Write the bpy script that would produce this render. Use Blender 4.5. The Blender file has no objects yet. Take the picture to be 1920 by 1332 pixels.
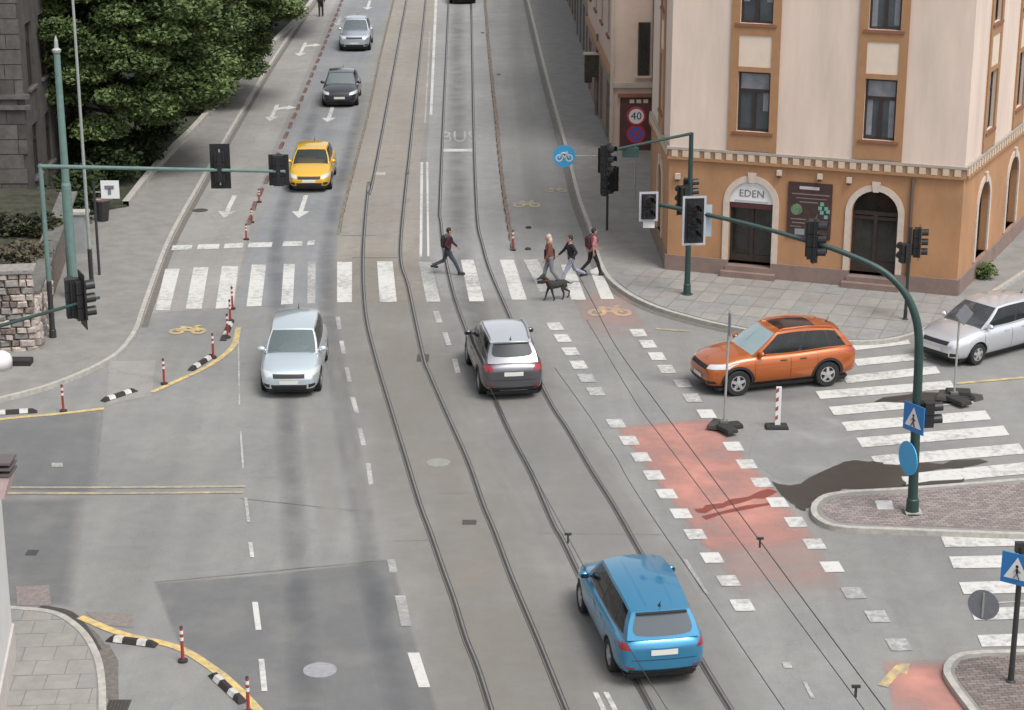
import bpy, bmesh, math, random
import numpy as np
from mathutils import Vector, Matrix
from mathutils.bvhtree import BVHTree
random.seed(7); rng = np.random.default_rng(11)
S = bpy.context.scene
COL = S.collection
rad = math.radians

# ---------------------------------------------------------------- camera, sky, sun, exposure
FPX, CAMH = 3700.0, 17.5
PITCH = math.atan(1176.0 / FPX)
cd = bpy.data.cameras.new('camera'); cam = bpy.data.objects.new('camera', cd); COL.objects.link(cam)
cd.sensor_width = 36.0; cd.lens = FPX / 1920 * 36.0; cd.clip_start = 0.5; cd.clip_end = 3000
cam.location = (0, 0, CAMH); cam.rotation_euler = (math.pi / 2 - PITCH, 0, 0)
S.camera = cam
w = bpy.data.worlds.new('World'); S.world = w; w.use_nodes = True
nt = w.node_tree; bg = nt.nodes['Background']
sky = nt.nodes.new('ShaderNodeTexSky'); sky.sky_type = 'NISHITA'; sky.sun_disc = False
SUN_EL, SUN_AZ = rad(60), rad(138)          # azimuth clockwise from +Y (to the right, a little behind the camera)
sky.sun_elevation = SUN_EL; sky.sun_rotation = SUN_AZ; sky.air_density = 1.0; sky.dust_density = 3.0; sky.ozone_density = 1.0
hs = nt.nodes.new('ShaderNodeHueSaturation'); hs.inputs['Saturation'].default_value = 0.18
nt.links.new(sky.outputs[0], hs.inputs['Color']); nt.links.new(hs.outputs[0], bg.inputs[0]); bg.inputs[1].default_value = 0.13
sd = bpy.data.lights.new('sun', 'SUN'); sun = bpy.data.objects.new('sun', sd); COL.objects.link(sun)
sd.energy = 1.5; sd.angle = rad(24); sd.color = (1.0, 0.96, 0.9)
sdir = Vector((math.sin(SUN_AZ) * math.cos(SUN_EL), math.cos(SUN_AZ) * math.cos(SUN_EL), math.sin(SUN_EL)))
sun.rotation_euler = sdir.to_track_quat('Z', 'Y').to_euler(); sun.location = (30, 0, 60)
S.view_settings.view_transform = 'Standard'; S.view_settings.look = 'None'; S.view_settings.gamma = 1.0
S.view_settings.use_curve_mapping = False
S.view_settings.exposure = 0.74
S.render.engine = 'CYCLES'

# ---------------------------------------------------------------- survey: photograph point -> place on the ground (or at height z)
_F = Vector((0, math.cos(PITCH), -math.sin(PITCH))); _U = Vector((0, math.sin(PITCH), math.cos(PITCH))); _R = Vector((1, 0, 0)); _C = Vector((0, 0, CAMH))
def ray(u, v): return _F + _R * ((u - 960) / FPX) + _U * ((666 - v) / FPX)
def G(u, v, z=0.0):
    d = ray(u, v); return _C + d * ((z - CAMH) / d.z)
def VP(u, v, base, d):                       # on the vertical plane through base, horizontal direction d
    n = Vector((-d.y, d.x, 0)); r = ray(u, v)
    return _C + r * ((base - _C).dot(n) / r.dot(n))
def HZ(bu, bv, v):                           # height at row v above the ground point (bu,bv)
    b = G(bu, bv); r = ray(bu, v); return (_C + r * (b.y / r.y)).z
RD = Vector((-0.02575, 0.99967, 0)); RL = Vector((0.99967, 0.02575, 0))   # street direction, across the street
RYAW = math.atan2(RD.y, RD.x)

# ---------------------------------------------------------------- materials
MATS = {}
def mat(name, col, rough=0.7, metal=0.0, var=0.0, scale=3.0, bump=0.0, bscale=60.0, coat=0.0, spec=0.5, col2=None, detail=6.0, ior=None, island=0.0, stretch=None, alpha=None):
    if name in MATS: return MATS[name]
    m = bpy.data.materials.new(name); m.use_nodes = True; t = m.node_tree; b = t.nodes['Principled BSDF']
    b.inputs['Roughness'].default_value = rough; b.inputs['Metallic'].default_value = metal
    b.inputs['Specular IOR Level'].default_value = spec
    if coat: b.inputs['Coat Weight'].default_value = coat; b.inputs['Coat Roughness'].default_value = 0.04
    if ior: b.inputs['IOR'].default_value = ior
    c1 = (*col, 1)
    if alpha: b.inputs['Alpha'].default_value = alpha
    b.inputs['Base Color'].default_value = c1
    last = None
    if var or bump or col2:
        tc = t.nodes.new('ShaderNodeNewGeometry')
    if var or col2:
        n = t.nodes.new('ShaderNodeTexNoise'); n.inputs['Scale'].default_value = scale; n.inputs['Detail'].default_value = detail; n.inputs['Roughness'].default_value = 0.65
        if stretch:
            mp = t.nodes.new('ShaderNodeMapping'); mp.inputs['Scale'].default_value = stretch; t.links.new(tc.outputs['Position'], mp.inputs[0]); t.links.new(mp.outputs[0], n.inputs['Vector'])
        else: t.links.new(tc.outputs['Position'], n.inputs['Vector'])
        mr = t.nodes.new('ShaderNodeMapRange'); mr.inputs[1].default_value = 0.32; mr.inputs[2].default_value = 0.68
        t.links.new(n.outputs['Fac'], mr.inputs[0])
        mx = t.nodes.new('ShaderNodeMix'); mx.data_type = 'RGBA'
        ca = [max(0, c * (1 - var)) for c in col]; cb = col2 if col2 else [c * (1 + var) for c in col]
        mx.inputs[6].default_value = (*ca, 1); mx.inputs[7].default_value = (*cb, 1)
        t.links.new(mr.outputs[0], mx.inputs[0]); last = mx.outputs[2]
    if island:
        g = t.nodes.new('ShaderNodeNewGeometry'); h = t.nodes.new('ShaderNodeHueSaturation')
        mv = t.nodes.new('ShaderNodeMapRange'); mv.inputs[3].default_value = 1 - island; mv.inputs[4].default_value = 1 + island
        t.links.new(g.outputs['Random Per Island'], mv.inputs[0]); t.links.new(mv.outputs[0], h.inputs['Value'])
        if last: t.links.new(last, h.inputs['Color'])
        else: h.inputs['Color'].default_value = c1
        last = h.outputs[0]
    if last: t.links.new(last, b.inputs['Base Color'])
    if bump:
        n2 = t.nodes.new('ShaderNodeTexNoise'); n2.inputs['Scale'].default_value = bscale; n2.inputs['Detail'].default_value = 4
        t.links.new(tc.outputs['Position'], n2.inputs['Vector'])
        bp = t.nodes.new('ShaderNodeBump'); bp.inputs['Strength'].default_value = bump; bp.inputs['Distance'].default_value = 0.02
        t.links.new(n2.outputs['Fac'], bp.inputs['Height']); t.links.new(bp.outputs[0], b.inputs['Normal'])
    MATS[name] = m; return m

def asphalt(name, base, tint, streak=0.10, grain=0.16, crack=0.0):
    """weathered asphalt: large stains, lane-long streaks, fine aggregate"""
    if name in MATS: return MATS[name]
    m = bpy.data.materials.new(name); m.use_nodes = True; t = m.node_tree; b = t.nodes['Principled BSDF']; L = t.links.new
    geo = t.nodes.new('ShaderNodeNewGeometry')
    def noise(scale, detail, vec=None, rough=0.6):
        n = t.nodes.new('ShaderNodeTexNoise'); n.inputs['Scale'].default_value = scale; n.inputs['Detail'].default_value = detail; n.inputs['Roughness'].default_value = rough
        L(vec if vec else geo.outputs['Position'], n.inputs['Vector']); return n
    def rng_(src, a, b_, c, d):
        r = t.nodes.new('ShaderNodeMapRange'); 
        for i, v in enumerate((a, b_, c, d)): r.inputs[i + 1].default_value = v
        L(src, r.inputs[0]); return r.outputs[0]
    def mul(x, y):
        k = t.nodes.new('ShaderNodeMath'); k.operation = 'MULTIPLY'; L(x, k.inputs[0])
        if isinstance(y, float): k.inputs[1].default_value = y
        else: L(y, k.inputs[1])
        return k.outputs[0]
    mp = t.nodes.new('ShaderNodeMapping'); L(geo.outputs['Position'], mp.inputs[0]); mp.inputs['Scale'].default_value = (1.1, 0.05, 1); mp.inputs['Rotation'].default_value = (0, 0, 0.03)
    big = rng_(noise(0.16, 4).outputs['Fac'], 0.3, 0.7, 1 - streak, 1 + streak)
    st = rng_(noise(1.0, 5, mp.outputs[0]).outputs['Fac'], 0.3, 0.7, 1 - streak, 1 + streak)
    mid = rng_(noise(2.3, 6, rough=0.7).outputs['Fac'], 0.25, 0.75, 0.90, 1.10)
    fine = rng_(noise(45, 3).outputs['Fac'], 0.25, 0.75, 1 - grain, 1 + grain)
    agg = rng_(noise(13, 5, rough=0.75).outputs['Fac'], 0.25, 0.75, 0.91, 1.09)
    spot = rng_(noise(0.9, 8, rough=0.8).outputs['Fac'], 0.60, 0.72, 1.0, 0.86)
    v = mul(mul(mul(mul(big, st), mul(mid, fine)), spot), agg)
    if crack:
        vo = t.nodes.new('ShaderNodeTexVoronoi'); vo.feature = 'DISTANCE_TO_EDGE'; vo.inputs['Scale'].default_value = 0.33
        w1 = noise(1.3, 5); ad = t.nodes.new('ShaderNodeVectorMath'); ad.operation = 'ADD'; L(geo.outputs['Position'], ad.inputs[0]); L(w1.outputs['Color'], ad.inputs[1])
        L(ad.outputs[0], vo.inputs['Vector'])
        ck = rng_(vo.outputs['Distance'], 0.0, 0.012, 1 - crack, 1.0); v = mul(v, ck)
    mx = t.nodes.new('ShaderNodeMix'); mx.data_type = 'RGBA'; mx.inputs[6].default_value = (*base, 1); mx.inputs[7].default_value = (*tint, 1)
    L(rng_(noise(0.35, 3).outputs['Fac'], 0.35, 0.65, 0, 1), mx.inputs[0])
    vm = t.nodes.new('ShaderNodeVectorMath'); vm.operation = 'SCALE'; L(mx.outputs[2], vm.inputs[0]); L(v, vm.inputs['Scale'])
    L(vm.outputs[0], b.inputs['Base Color'])
    L(rng_(noise(0.9, 4).outputs['Fac'], 0.3, 0.7, 0.62, 0.85), b.inputs['Roughness'])
    bp = t.nodes.new('ShaderNodeBump'); bp.inputs['Strength'].default_value = 0.25; bp.inputs['Distance'].default_value = 0.01
    L(noise(70, 3).outputs['Fac'], bp.inputs['Height']); L(bp.outputs[0], b.inputs['Normal'])
    MATS[name] = m; return m

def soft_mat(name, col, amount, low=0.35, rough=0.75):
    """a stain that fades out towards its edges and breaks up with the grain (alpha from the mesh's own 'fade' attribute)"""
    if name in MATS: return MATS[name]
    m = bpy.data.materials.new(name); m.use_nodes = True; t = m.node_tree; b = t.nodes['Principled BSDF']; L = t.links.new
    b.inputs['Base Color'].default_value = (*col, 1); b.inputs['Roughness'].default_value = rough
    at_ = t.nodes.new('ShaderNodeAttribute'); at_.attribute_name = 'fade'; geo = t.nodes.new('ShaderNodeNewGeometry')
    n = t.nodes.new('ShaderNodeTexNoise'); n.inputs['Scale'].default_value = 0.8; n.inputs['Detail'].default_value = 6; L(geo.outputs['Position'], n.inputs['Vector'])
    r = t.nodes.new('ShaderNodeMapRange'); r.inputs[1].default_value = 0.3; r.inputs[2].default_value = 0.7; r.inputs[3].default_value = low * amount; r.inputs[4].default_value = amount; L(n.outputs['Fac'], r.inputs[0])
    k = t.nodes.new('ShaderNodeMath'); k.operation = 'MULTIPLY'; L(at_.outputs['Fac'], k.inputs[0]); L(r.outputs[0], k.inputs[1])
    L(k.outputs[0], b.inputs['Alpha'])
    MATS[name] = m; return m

def paint(name, col, under, wear=0.45, scale=5.0):
    """road paint worn through to the asphalt in scuffs"""
    if name in MATS: return MATS[name]
    m = bpy.data.materials.new(name); m.use_nodes = True; t = m.node_tree; b = t.nodes['Principled BSDF']; L = t.links.new
    geo = t.nodes.new('ShaderNodeNewGeometry')
    n1 = t.nodes.new('ShaderNodeTexNoise'); n1.inputs['Scale'].default_value = scale; n1.inputs['Detail'].default_value = 9; n1.inputs['Roughness'].default_value = 0.72
    n2 = t.nodes.new('ShaderNodeTexNoise'); n2.inputs['Scale'].default_value = 0.5; n2.inputs['Detail'].default_value = 2
    L(geo.outputs['Position'], n1.inputs['Vector']); L(geo.outputs['Position'], n2.inputs['Vector'])
    ad = t.nodes.new('ShaderNodeMath'); ad.operation = 'MULTIPLY_ADD'; L(n2.outputs['Fac'], ad.inputs[0]); ad.inputs[1].default_value = 0.5; L(n1.outputs['Fac'], ad.inputs[2])
    mr = t.nodes.new('ShaderNodeMapRange'); mr.inputs[1].default_value = 0.98 - wear * 0.55; mr.inputs[2].default_value = 1.12 - wear * 0.35; mr.inputs[3].default_value = 0; mr.inputs[4].default_value = 0.85
    L(ad.outputs[0], mr.inputs[0])
    mx = t.nodes.new('ShaderNodeMix'); mx.data_type = 'RGBA'; mx.inputs[6].default_value = (*col, 1); mx.inputs[7].default_value = (*under, 1)
    L(mr.outputs[0], mx.inputs[0]); L(mx.outputs[2], b.inputs['Base Color']); b.inputs['Roughness'].default_value = 0.7
    MATS[name] = m; return m

ASPH = (0.188, 0.187, 0.183)
M_road = asphalt('asphalt_weathered', ASPH, (0.208, 0.205, 0.195), crack=0.07)
M_road_d = asphalt('asphalt_blue_grey', (0.165, 0.169, 0.177), (0.184, 0.185, 0.188))
M_road_l = asphalt('asphalt_lane', (0.180, 0.188, 0.199), (0.202, 0.204, 0.207))
M_tram = asphalt('tram_bed_concrete', (0.238, 0.214, 0.185), (0.226, 0.213, 0.193), streak=0.08, crack=0.2)
M_cyc = asphalt('cycle_lane_asphalt', (0.228, 0.216, 0.205), (0.25, 0.242, 0.228), crack=0.2)
M_ground = asphalt('far_ground', (0.19, 0.18, 0.17), (0.16, 0.16, 0.15))
M_pave = mat('pavement_concrete', (0.205, 0.197, 0.186), 0.85, var=0.14, scale=1.7, bump=0.2)
M_slab = mat('paving_slab', (0.245, 0.236, 0.218), 0.85, var=0.12, scale=2.6, bump=0.2, bscale=40)
M_slab2 = mat('paving_slab_warm', (0.228, 0.213, 0.20), 0.85, var=0.12, scale=2.6, bump=0.2, bscale=40)
M_slab3 = mat('paving_slab_cool', (0.222, 0.22, 0.213), 0.85, var=0.12, scale=2.6, bump=0.2, bscale=40)
M_joint = mat('paving_joint', (0.17, 0.16, 0.15), 0.95, var=0.2)
M_kerb = mat('kerb_granite', (0.35, 0.335, 0.305), 0.8, var=0.22, scale=6, bump=0.2)
M_gut = mat('gutter_setts', (0.13, 0.118, 0.105), 0.9, var=0.3, scale=9, bump=0.4, bscale=18)
M_white = paint('white_road_paint', (0.50, 0.495, 0.475), ASPH, 0.48)
M_whitew = paint('white_road_paint_worn', (0.50, 0.495, 0.48), ASPH, 0.85, 7)
M_yel = paint('yellow_road_paint', (0.60, 0.43, 0.15), ASPH, 0.6)
M_yelp = paint('pale_yellow_road_paint', (0.52, 0.40, 0.20), ASPH, 0.8)
M_red = paint('red_cycle_coating', (0.47, 0.225, 0.19), (0.36, 0.235, 0.21), 0.72, 1.6)
M_redw = paint('red_cycle_coating_worn', (0.38, 0.235, 0.21), (0.27, 0.245, 0.235), 1.1, 1.6)
M_wet = mat('wet_asphalt', (0.068, 0.060, 0.053), 0.5, var=0.15, scale=2)
M_wetred = mat('wet_red_coating', (0.17, 0.045, 0.035), 0.35, var=0.25, scale=4)
M_steel = mat('rail_steel', (0.26, 0.25, 0.245), 0.35, 0.6, var=0.15, scale=2)
M_groove = mat('rail_groove_dark', (0.038, 0.035, 0.033), 0.95)  # flat dark tone for rail grooves, some cuts and grate slots
M_iron = mat('cast_iron', (0.07, 0.065, 0.06), 0.7, 0.3, var=0.3, scale=12)
M_green = mat('dark_green_paint', (0.018, 0.045, 0.040), 0.45, var=0.15, scale=5)
M_greenl = mat('grey_green_paint', (0.12, 0.19, 0.175), 0.5, var=0.12, scale=4)
M_galv = mat('galvanised_steel', (0.36, 0.38, 0.37), 0.45, 0.4, var=0.1, scale=6)
M_black = mat('black_plastic', (0.012, 0.012, 0.014), 0.5)
M_dark = mat('dark_paint', (0.028, 0.028, 0.03), 0.55, var=0.15, scale=8)
M_rub = mat('black_rubber', (0.022, 0.021, 0.02), 0.8, var=0.2, scale=14)
M_rubr = mat('red_brown_rubber', (0.125, 0.072, 0.063), 0.85, var=0.3, scale=10)
M_wh = mat('white_plastic', (0.62, 0.62, 0.61), 0.5)
M_redp = mat('red_plastic', (0.30, 0.035, 0.028), 0.5)
M_blue = mat('sign_blue', (0.02, 0.16, 0.42), 0.4)
M_blues = mat('sign_sky_blue', (0.04, 0.33, 0.62), 0.4)
M_signw = mat('sign_white', (0.66, 0.66, 0.66), 0.45)
M_signr = mat('sign_red', (0.42, 0.02, 0.03), 0.45)
M_signk = mat('sign_black', (0.012, 0.012, 0.012), 0.5)
M_back = mat('sign_back_grey', (0.17, 0.18, 0.20), 0.55, 0.2, var=0.1, scale=8)

# ---------------------------------------------------------------- mesh helpers
def wm(o):
    m = o.matrix_basis.copy()
    return wm(o.parent) @ m if o.parent else m
class MB:
    def __init__(s, M=None): s.v = []; s.f = []; s.m = []; s.M = M or Matrix(); s.mi = 0
    def add(s, vs, fs):
        k = len(s.v); s.v += [s.M @ Vector(p) for p in vs]; s.f += [tuple(i + k for i in f) for f in fs]; s.m += [s.mi] * len(fs); return s
    def box(s, c, d, rz=0.0, taper=1.0):
        x, y, z = d[0] / 2, d[1] / 2, d[2] / 2; cr, sr = math.cos(rz), math.sin(rz); vs = []
        for sz in (-1, 1):
            k = taper if sz > 0 else 1
            for sx, sy in ((-1, -1), (1, -1), (1, 1), (-1, 1)):
                px, py = sx * x * k, sy * y * k; vs.append((c[0] + px * cr - py * sr, c[1] + px * sr + py * cr, c[2] + sz * z))
        return s.add(vs, [(3, 2, 1, 0), (4, 5, 6, 7), (0, 1, 5, 4), (1, 2, 6, 5), (2, 3, 7, 6), (3, 0, 4, 7)])
    def bb(s, a, b): return s.box([(a[i] + b[i]) / 2 for i in range(3)], [abs(b[i] - a[i]) for i in range(3)])
    def prism(s, poly, z0, z1, bottom=False):
        n = len(poly); a = sum(poly[i][0] * poly[(i + 1) % n][1] - poly[(i + 1) % n][0] * poly[i][1] for i in range(n))
        if a < 0: poly = list(reversed(poly))
        vs = [(p[0], p[1], z0) for p in poly] + [(p[0], p[1], z1) for p in poly]
        fs = [tuple(range(n, 2 * n))] + [(i, (i + 1) % n, n + (i + 1) % n, n + i) for i in range(n)]
        if bottom: fs.append(tuple(reversed(range(n))))
        return s.add(vs, fs)
    def sheet(s, poly, z):
        n = len(poly); a = sum(poly[i][0] * poly[(i + 1) % n][1] - poly[(i + 1) % n][0] * poly[i][1] for i in range(n))
        if a < 0: poly = list(reversed(poly))
        return s.add([(p[0], p[1], z) for p in poly], [tuple(range(n))])
    def tube(s, path, r, n=10, cap=True, flat=1.0):
        P = [Vector(p) for p in path]; R = r if isinstance(r, (list, tuple)) else [r] * len(P); vs = []; fs = []
        up = None
        for i, p in enumerate(P):
            t = (P[min(i + 1, len(P) - 1)] - P[max(i - 1, 0)]).normalized()
            if up is None: up = Vector((0, 0, 1)) if abs(t.z) < 0.9 else Vector((0, 1, 0))
            a = t.cross(up); a = a.normalized() if a.length > 1e-6 else Vector((1, 0, 0)); b = a.cross(t).normalized(); up = b
            for k in range(n):
                q = 2 * math.pi * k / n; vs.append(p + a * (math.cos(q) * R[i]) + b * (math.sin(q) * R[i] * flat))
        for i in range(len(P) - 1):
            for k in range(n): fs.append((i * n + k, i * n + (k + 1) % n, (i + 1) * n + (k + 1) % n, (i + 1) * n + k))
        if cap: fs.append(tuple(reversed(range(n)))); fs.append(tuple(range((len(P) - 1) * n, len(P) * n)))
        return s.add(vs, fs)
    def lathe(s, prof, c=(0, 0, 0), n=20, axis='z', cap=True):
        vs = []; fs = []
        for (r, h) in prof:
            for k in range(n):
                q = 2 * math.pi * k / n; x, y = r * math.cos(q), r * math.sin(q)
                p = (x, y, h) if axis == 'z' else ((x, h, y) if axis == 'y' else (h, x, y)); vs.append((c[0] + p[0], c[1] + p[1], c[2] + p[2]))
        for i in range(len(prof) - 1):
            for k in range(n): fs.append((i * n + k, i * n + (k + 1) % n, (i + 1) * n + (k + 1) % n, (i + 1) * n + k))
        if cap: fs.append(tuple(reversed(range(n)))); fs.append(tuple(range((len(prof) - 1) * n, len(prof) * n)))
        return s.add(vs, fs)
    def ball(s, c, r, n=10, m=7):
        rx, ry, rz = r if isinstance(r, (list, tuple)) else (r, r, r); vs = [(c[0], c[1], c[2] - rz)]; fs = []
        for i in range(1, m):
            a = -math.pi / 2 + math.pi * i / m
            for k in range(n):
                q = 2 * math.pi * k / n; vs.append((c[0] + rx * math.cos(a) * math.cos(q), c[1] + ry * math.cos(a) * math.sin(q), c[2] + rz * math.sin(a)))
        vs.append((c[0], c[1], c[2] + rz)); t = len(vs) - 1
        for k in range(n):
            fs.append((0, 1 + (k + 1) % n, 1 + k)); fs.append((t, t - n + k, t - n + (k + 1) % n))
        for i in range(m - 2):
            for k in range(n): a = 1 + i * n; fs.append((a + k, a + (k + 1) % n, a + n + (k + 1) % n, a + n + k))
        return s.add(vs, fs)
    def grid(s, rows):
        nr, nc = len(rows), len(rows[0]); vs = [p for r in rows for p in r]
        return s.add(vs, [(i * nc + j, i * nc + j + 1, (i + 1) * nc + j + 1, (i + 1) * nc + j) for i in range(nr - 1) for j in range(nc - 1)])
    def build(s, name, mats, parent=None, world=False, smooth=False, fix=False):
        me = bpy.data.meshes.new(name); vs = s.v
        if world and parent: iv = wm(parent).inverted(); vs = [iv @ p for p in vs]
        me.from_pydata([tuple(p) for p in vs], [], s.f)
        if not isinstance(mats, (list, tuple)): mats = [mats]
        for m in mats: me.materials.append(m)
        if len(mats) > 1: me.polygons.foreach_set('material_index', s.m)
        if fix:
            b = bmesh.new(); b.from_mesh(me); bmesh.ops.recalc_face_normals(b, faces=b.faces); b.to_mesh(me); b.free()
        if smooth: me.polygons.foreach_set('use_smooth', [True] * len(me.polygons))
        o = bpy.data.objects.new(name, me); COL.objects.link(o)
        if parent: o.parent = parent
        return o
def tag(o, label=None, cat=None, group=None, kind=None):
    if label: o['label'] = label
    if cat: o['category'] = cat
    if group: o['group'] = group
    if kind: o['kind'] = kind
    return o
def thing(name, label, cat, loc=(0, 0, 0), rz=0.0, group=None):
    o = bpy.data.objects.new(name, None); COL.objects.link(o); o.location = loc; o.rotation_euler = (0, 0, rz); o.empty_display_size = 0.2
    return tag(o, label, cat, group)
def bevel(o, wd=0.02, seg=2):
    b = bmesh.new(); b.from_mesh(o.data); bmesh.ops.bevel(b, geom=list(b.edges), offset=wd, segments=seg, affect='EDGES', clamp_overlap=True); b.to_mesh(o.data); b.free(); return o
def dedup(me):
    b = bmesh.new(); b.from_mesh(me); bmesh.ops.remove_doubles(b, verts=b.verts, dist=1e-4); bmesh.ops.recalc_face_normals(b, faces=b.faces); b.to_mesh(me); b.free()
def bake(o, mods):
    """apply modifiers built by the callables in mods"""
    for fn in mods: fn(o)
    dg = bpy.context.evaluated_depsgraph_get(); me = bpy.data.meshes.new_from_object(o.evaluated_get(dg)); o.modifiers.clear(); old = o.data; nm = old.name; o.data = me; bpy.data.meshes.remove(old); me.name = nm
    return o
def spl(pts, n=6):
    """Catmull-Rom through points"""
    P = [Vector(p) for p in pts]; P = [P[0] * 2 - P[1]] + P + [P[-1] * 2 - P[-2]]; out = []
    for i in range(1, len(P) - 2):
        for k in range(n):
            t = k / n; a, b, c, d = P[i - 1], P[i], P[i + 1], P[i + 2]
            out.append(0.5 * ((2 * b) + (c - a) * t + (2 * a - 5 * b + 4 * c - d) * t * t + (3 * b - a - 3 * c + d) * t ** 3))
    out.append(P[-2]); return out
def offset(path, d):
    out = []
    for i, p in enumerate(path):
        t = (path[min(i + 1, len(path) - 1)] - path[max(i - 1, 0)]); t.z = 0; t.normalize(); out.append(p + Vector((-t.y, t.x, 0)) * d)
    return out
def ribbon(mb, path, wd, z, z0=None):
    a, b = offset(path, wd / 2), offset(path, -wd / 2)
    mb.grid([[(q.x, q.y, z), (p.x, p.y, z)] for p, q in zip(a, b)])
    if z0 is not None:
        mb.grid([[(p.x, p.y, z), (p.x, p.y, z0)] for p in a]); mb.grid([[(q.x, q.y, z0), (q.x, q.y, z)] for q in b])
def clip(poly, rect):
    """clip polygon (list of xy) by a convex ccw polygon rect"""
    out = list(poly)
    for i in range(len(rect)):
        a, b = rect[i], rect[(i + 1) % len(rect)]; inp, out = out, []
        if not inp: return []
        side = lambda p: (b[0] - a[0]) * (p[1] - a[1]) - (b[1] - a[1]) * (p[0] - a[0])
        for j in range(len(inp)):
            p, q = inp[j - 1], inp[j]; sp, sq = side(p), side(q)
            if (sp >= 0) != (sq >= 0):
                t = sp / (sp - sq); out.append((p[0] + (q[0] - p[0]) * t, p[1] + (q[1] - p[1]) * t))
            if sq >= 0: out.append(q)
    return out
def area(p): return abs(sum(p[i][0] * p[(i + 1) % len(p)][1] - p[(i + 1) % len(p)][0] * p[i][1] for i in range(len(p)))) / 2 if len(p) > 2 else 0
def slabs(parent, poly, org, ang, sx, sy, z0, z1, gap, mats, name='paving_slab', limit=300, stagger=0.5, lim=None):
    c, s_ = math.cos(ang), math.sin(ang); L2 = lambda x, y: (org[0] + x * c - y * s_, org[1] + x * s_ + y * c)
    inv = [((p[0] - org[0]) * c + (p[1] - org[1]) * s_, -(p[0] - org[0]) * s_ + (p[1] - org[1]) * c) for p in poly]
    x0, x1 = min(p[0] for p in inv), max(p[0] for p in inv); y0, y1 = min(p[1] for p in inv), max(p[1] for p in inv)
    full = {}; cnt = 0
    for j in range(math.floor(y0 / sy), math.ceil(y1 / sy)):
        for i in range(math.floor(x0 / sx) - 1, math.ceil(x1 / sx) + 1):
            ox = i * sx + (j % 2) * sx * stagger; oy = j * sy
            r = [(ox + gap, oy + gap), (ox + sx - gap, oy + gap), (ox + sx - gap, oy + sy - gap), (ox + gap, oy + sy - gap)]
            q = clip(inv, r)
            if len(q) < 3 or area(q) < 0.01: continue
            cx, cy = L2(ox + sx / 2, oy + sy / 2)
            if lim and not lim(cx, cy): continue
            if cnt >= limit: return
            cnt += 1; mm = random.choice(mats); dz = random.uniform(-0.003, 0.003)
            if area(q) > 0.995 * (sx - 2 * gap) * (sy - 2 * gap):
                if mm.name not in full:
                    o = MB().box((0, 0, (z0 + z1) / 2), (sx - 2 * gap, sy - 2 * gap, z1 - z0)).build(name, mm, parent); full[mm.name] = o
                else:
                    o = full[mm.name].copy(); COL.objects.link(o)
                o.location = (cx, cy, dz); o.rotation_euler = (0, 0, ang)
            else:
                MB().prism([L2(*p) for p in q], z0, z1 + dz).build(name, mm, parent)
def gp(pts, z=0.0): return [G(u, v, z) for u, v in pts]
def xy(pts): return [(p.x, p.y) for p in pts]

# ================================================================ GROUND, ROAD, PAVEMENTS
tag(MB().sheet([(-900, -300), (900, -300), (900, 1500), (-900, 1500)], -0.06).build('ground', M_ground), kind='structure')
road = tag(MB().sheet([(-75, 8), (75, 8), (75, 330), (-75, 330)], 0.0).build('road', M_road), kind='structure')
def patch(name, pts, m, z, smooth_n=0, closed=False):
    P = gp(pts)
    if smooth_n:
        P = spl(P, smooth_n)
        if 'wet' in name: P = [p + Vector((random.gauss(0, .018), random.gauss(0, .03), 0)) for p in P]
    return MB().sheet(xy(P), z).build(name, m, road)
# resurfaced lanes and repair patches
patch('lane_surface', [(655, -20), (735, -20), (700, 90), (660, 240), (628, 440), (620, 575), (600, 575), (448, 575), (470, 470), (510, 350), (580, 150)], M_road_l, 0.004)
patch('tram_bed', [(742, -20), (818, -20), (800, 215), (788, 300), (790, 500), (800, 565), (632, 565), (632, 455), (645, 385), (690, 215)], M_tram, 0.004)
patch('tram_bed', [(818, -20), (905, -20), (925, 230), (944, 400), (962, 470), (985, 560), (830, 560), (805, 480), (800, 300), (806, 200)], asphalt('tram_bed_grey', (0.225, 0.226, 0.227), (0.24, 0.237, 0.228), streak=0.1, crack=0.15), 0.0045)
patch('cycle_lane_surface', [(640, -20), (560, 40), (500, 130), (440, 230), (375, 345), (320, 440), (290, 515), (268, 590), (440, 575), (447, 520), (470, 420), (500, 310), (560, 170)], M_cyc, 0.004)
patch('asphalt_patch', [(205, 678), (292, 676), (285, 742), (200, 760)], M_cyc, 0.005)
# saw-cut joints across the road
for a, b in (((735, 1050), (290, 1092)), ((450, 935), (702, 962)), ((740, 1015), (825, 1012)), ((890, 925), (815, 925)), ((1005, 1000), (1240, 1003)), ((640, 442), (705, 442)), ((660, 484), (745, 484)), ((192, 770), (178, 925))):
    mb = MB(); ribbon(mb, [G(*a), G(*b)], 0.05, 0.0075); mb.build('saw_cut_joint', M_groove if a[0] in (640, 660) else mat('tar_joint', (0.16, 0.158, 0.154), 0.8, var=0.2), road)
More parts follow.
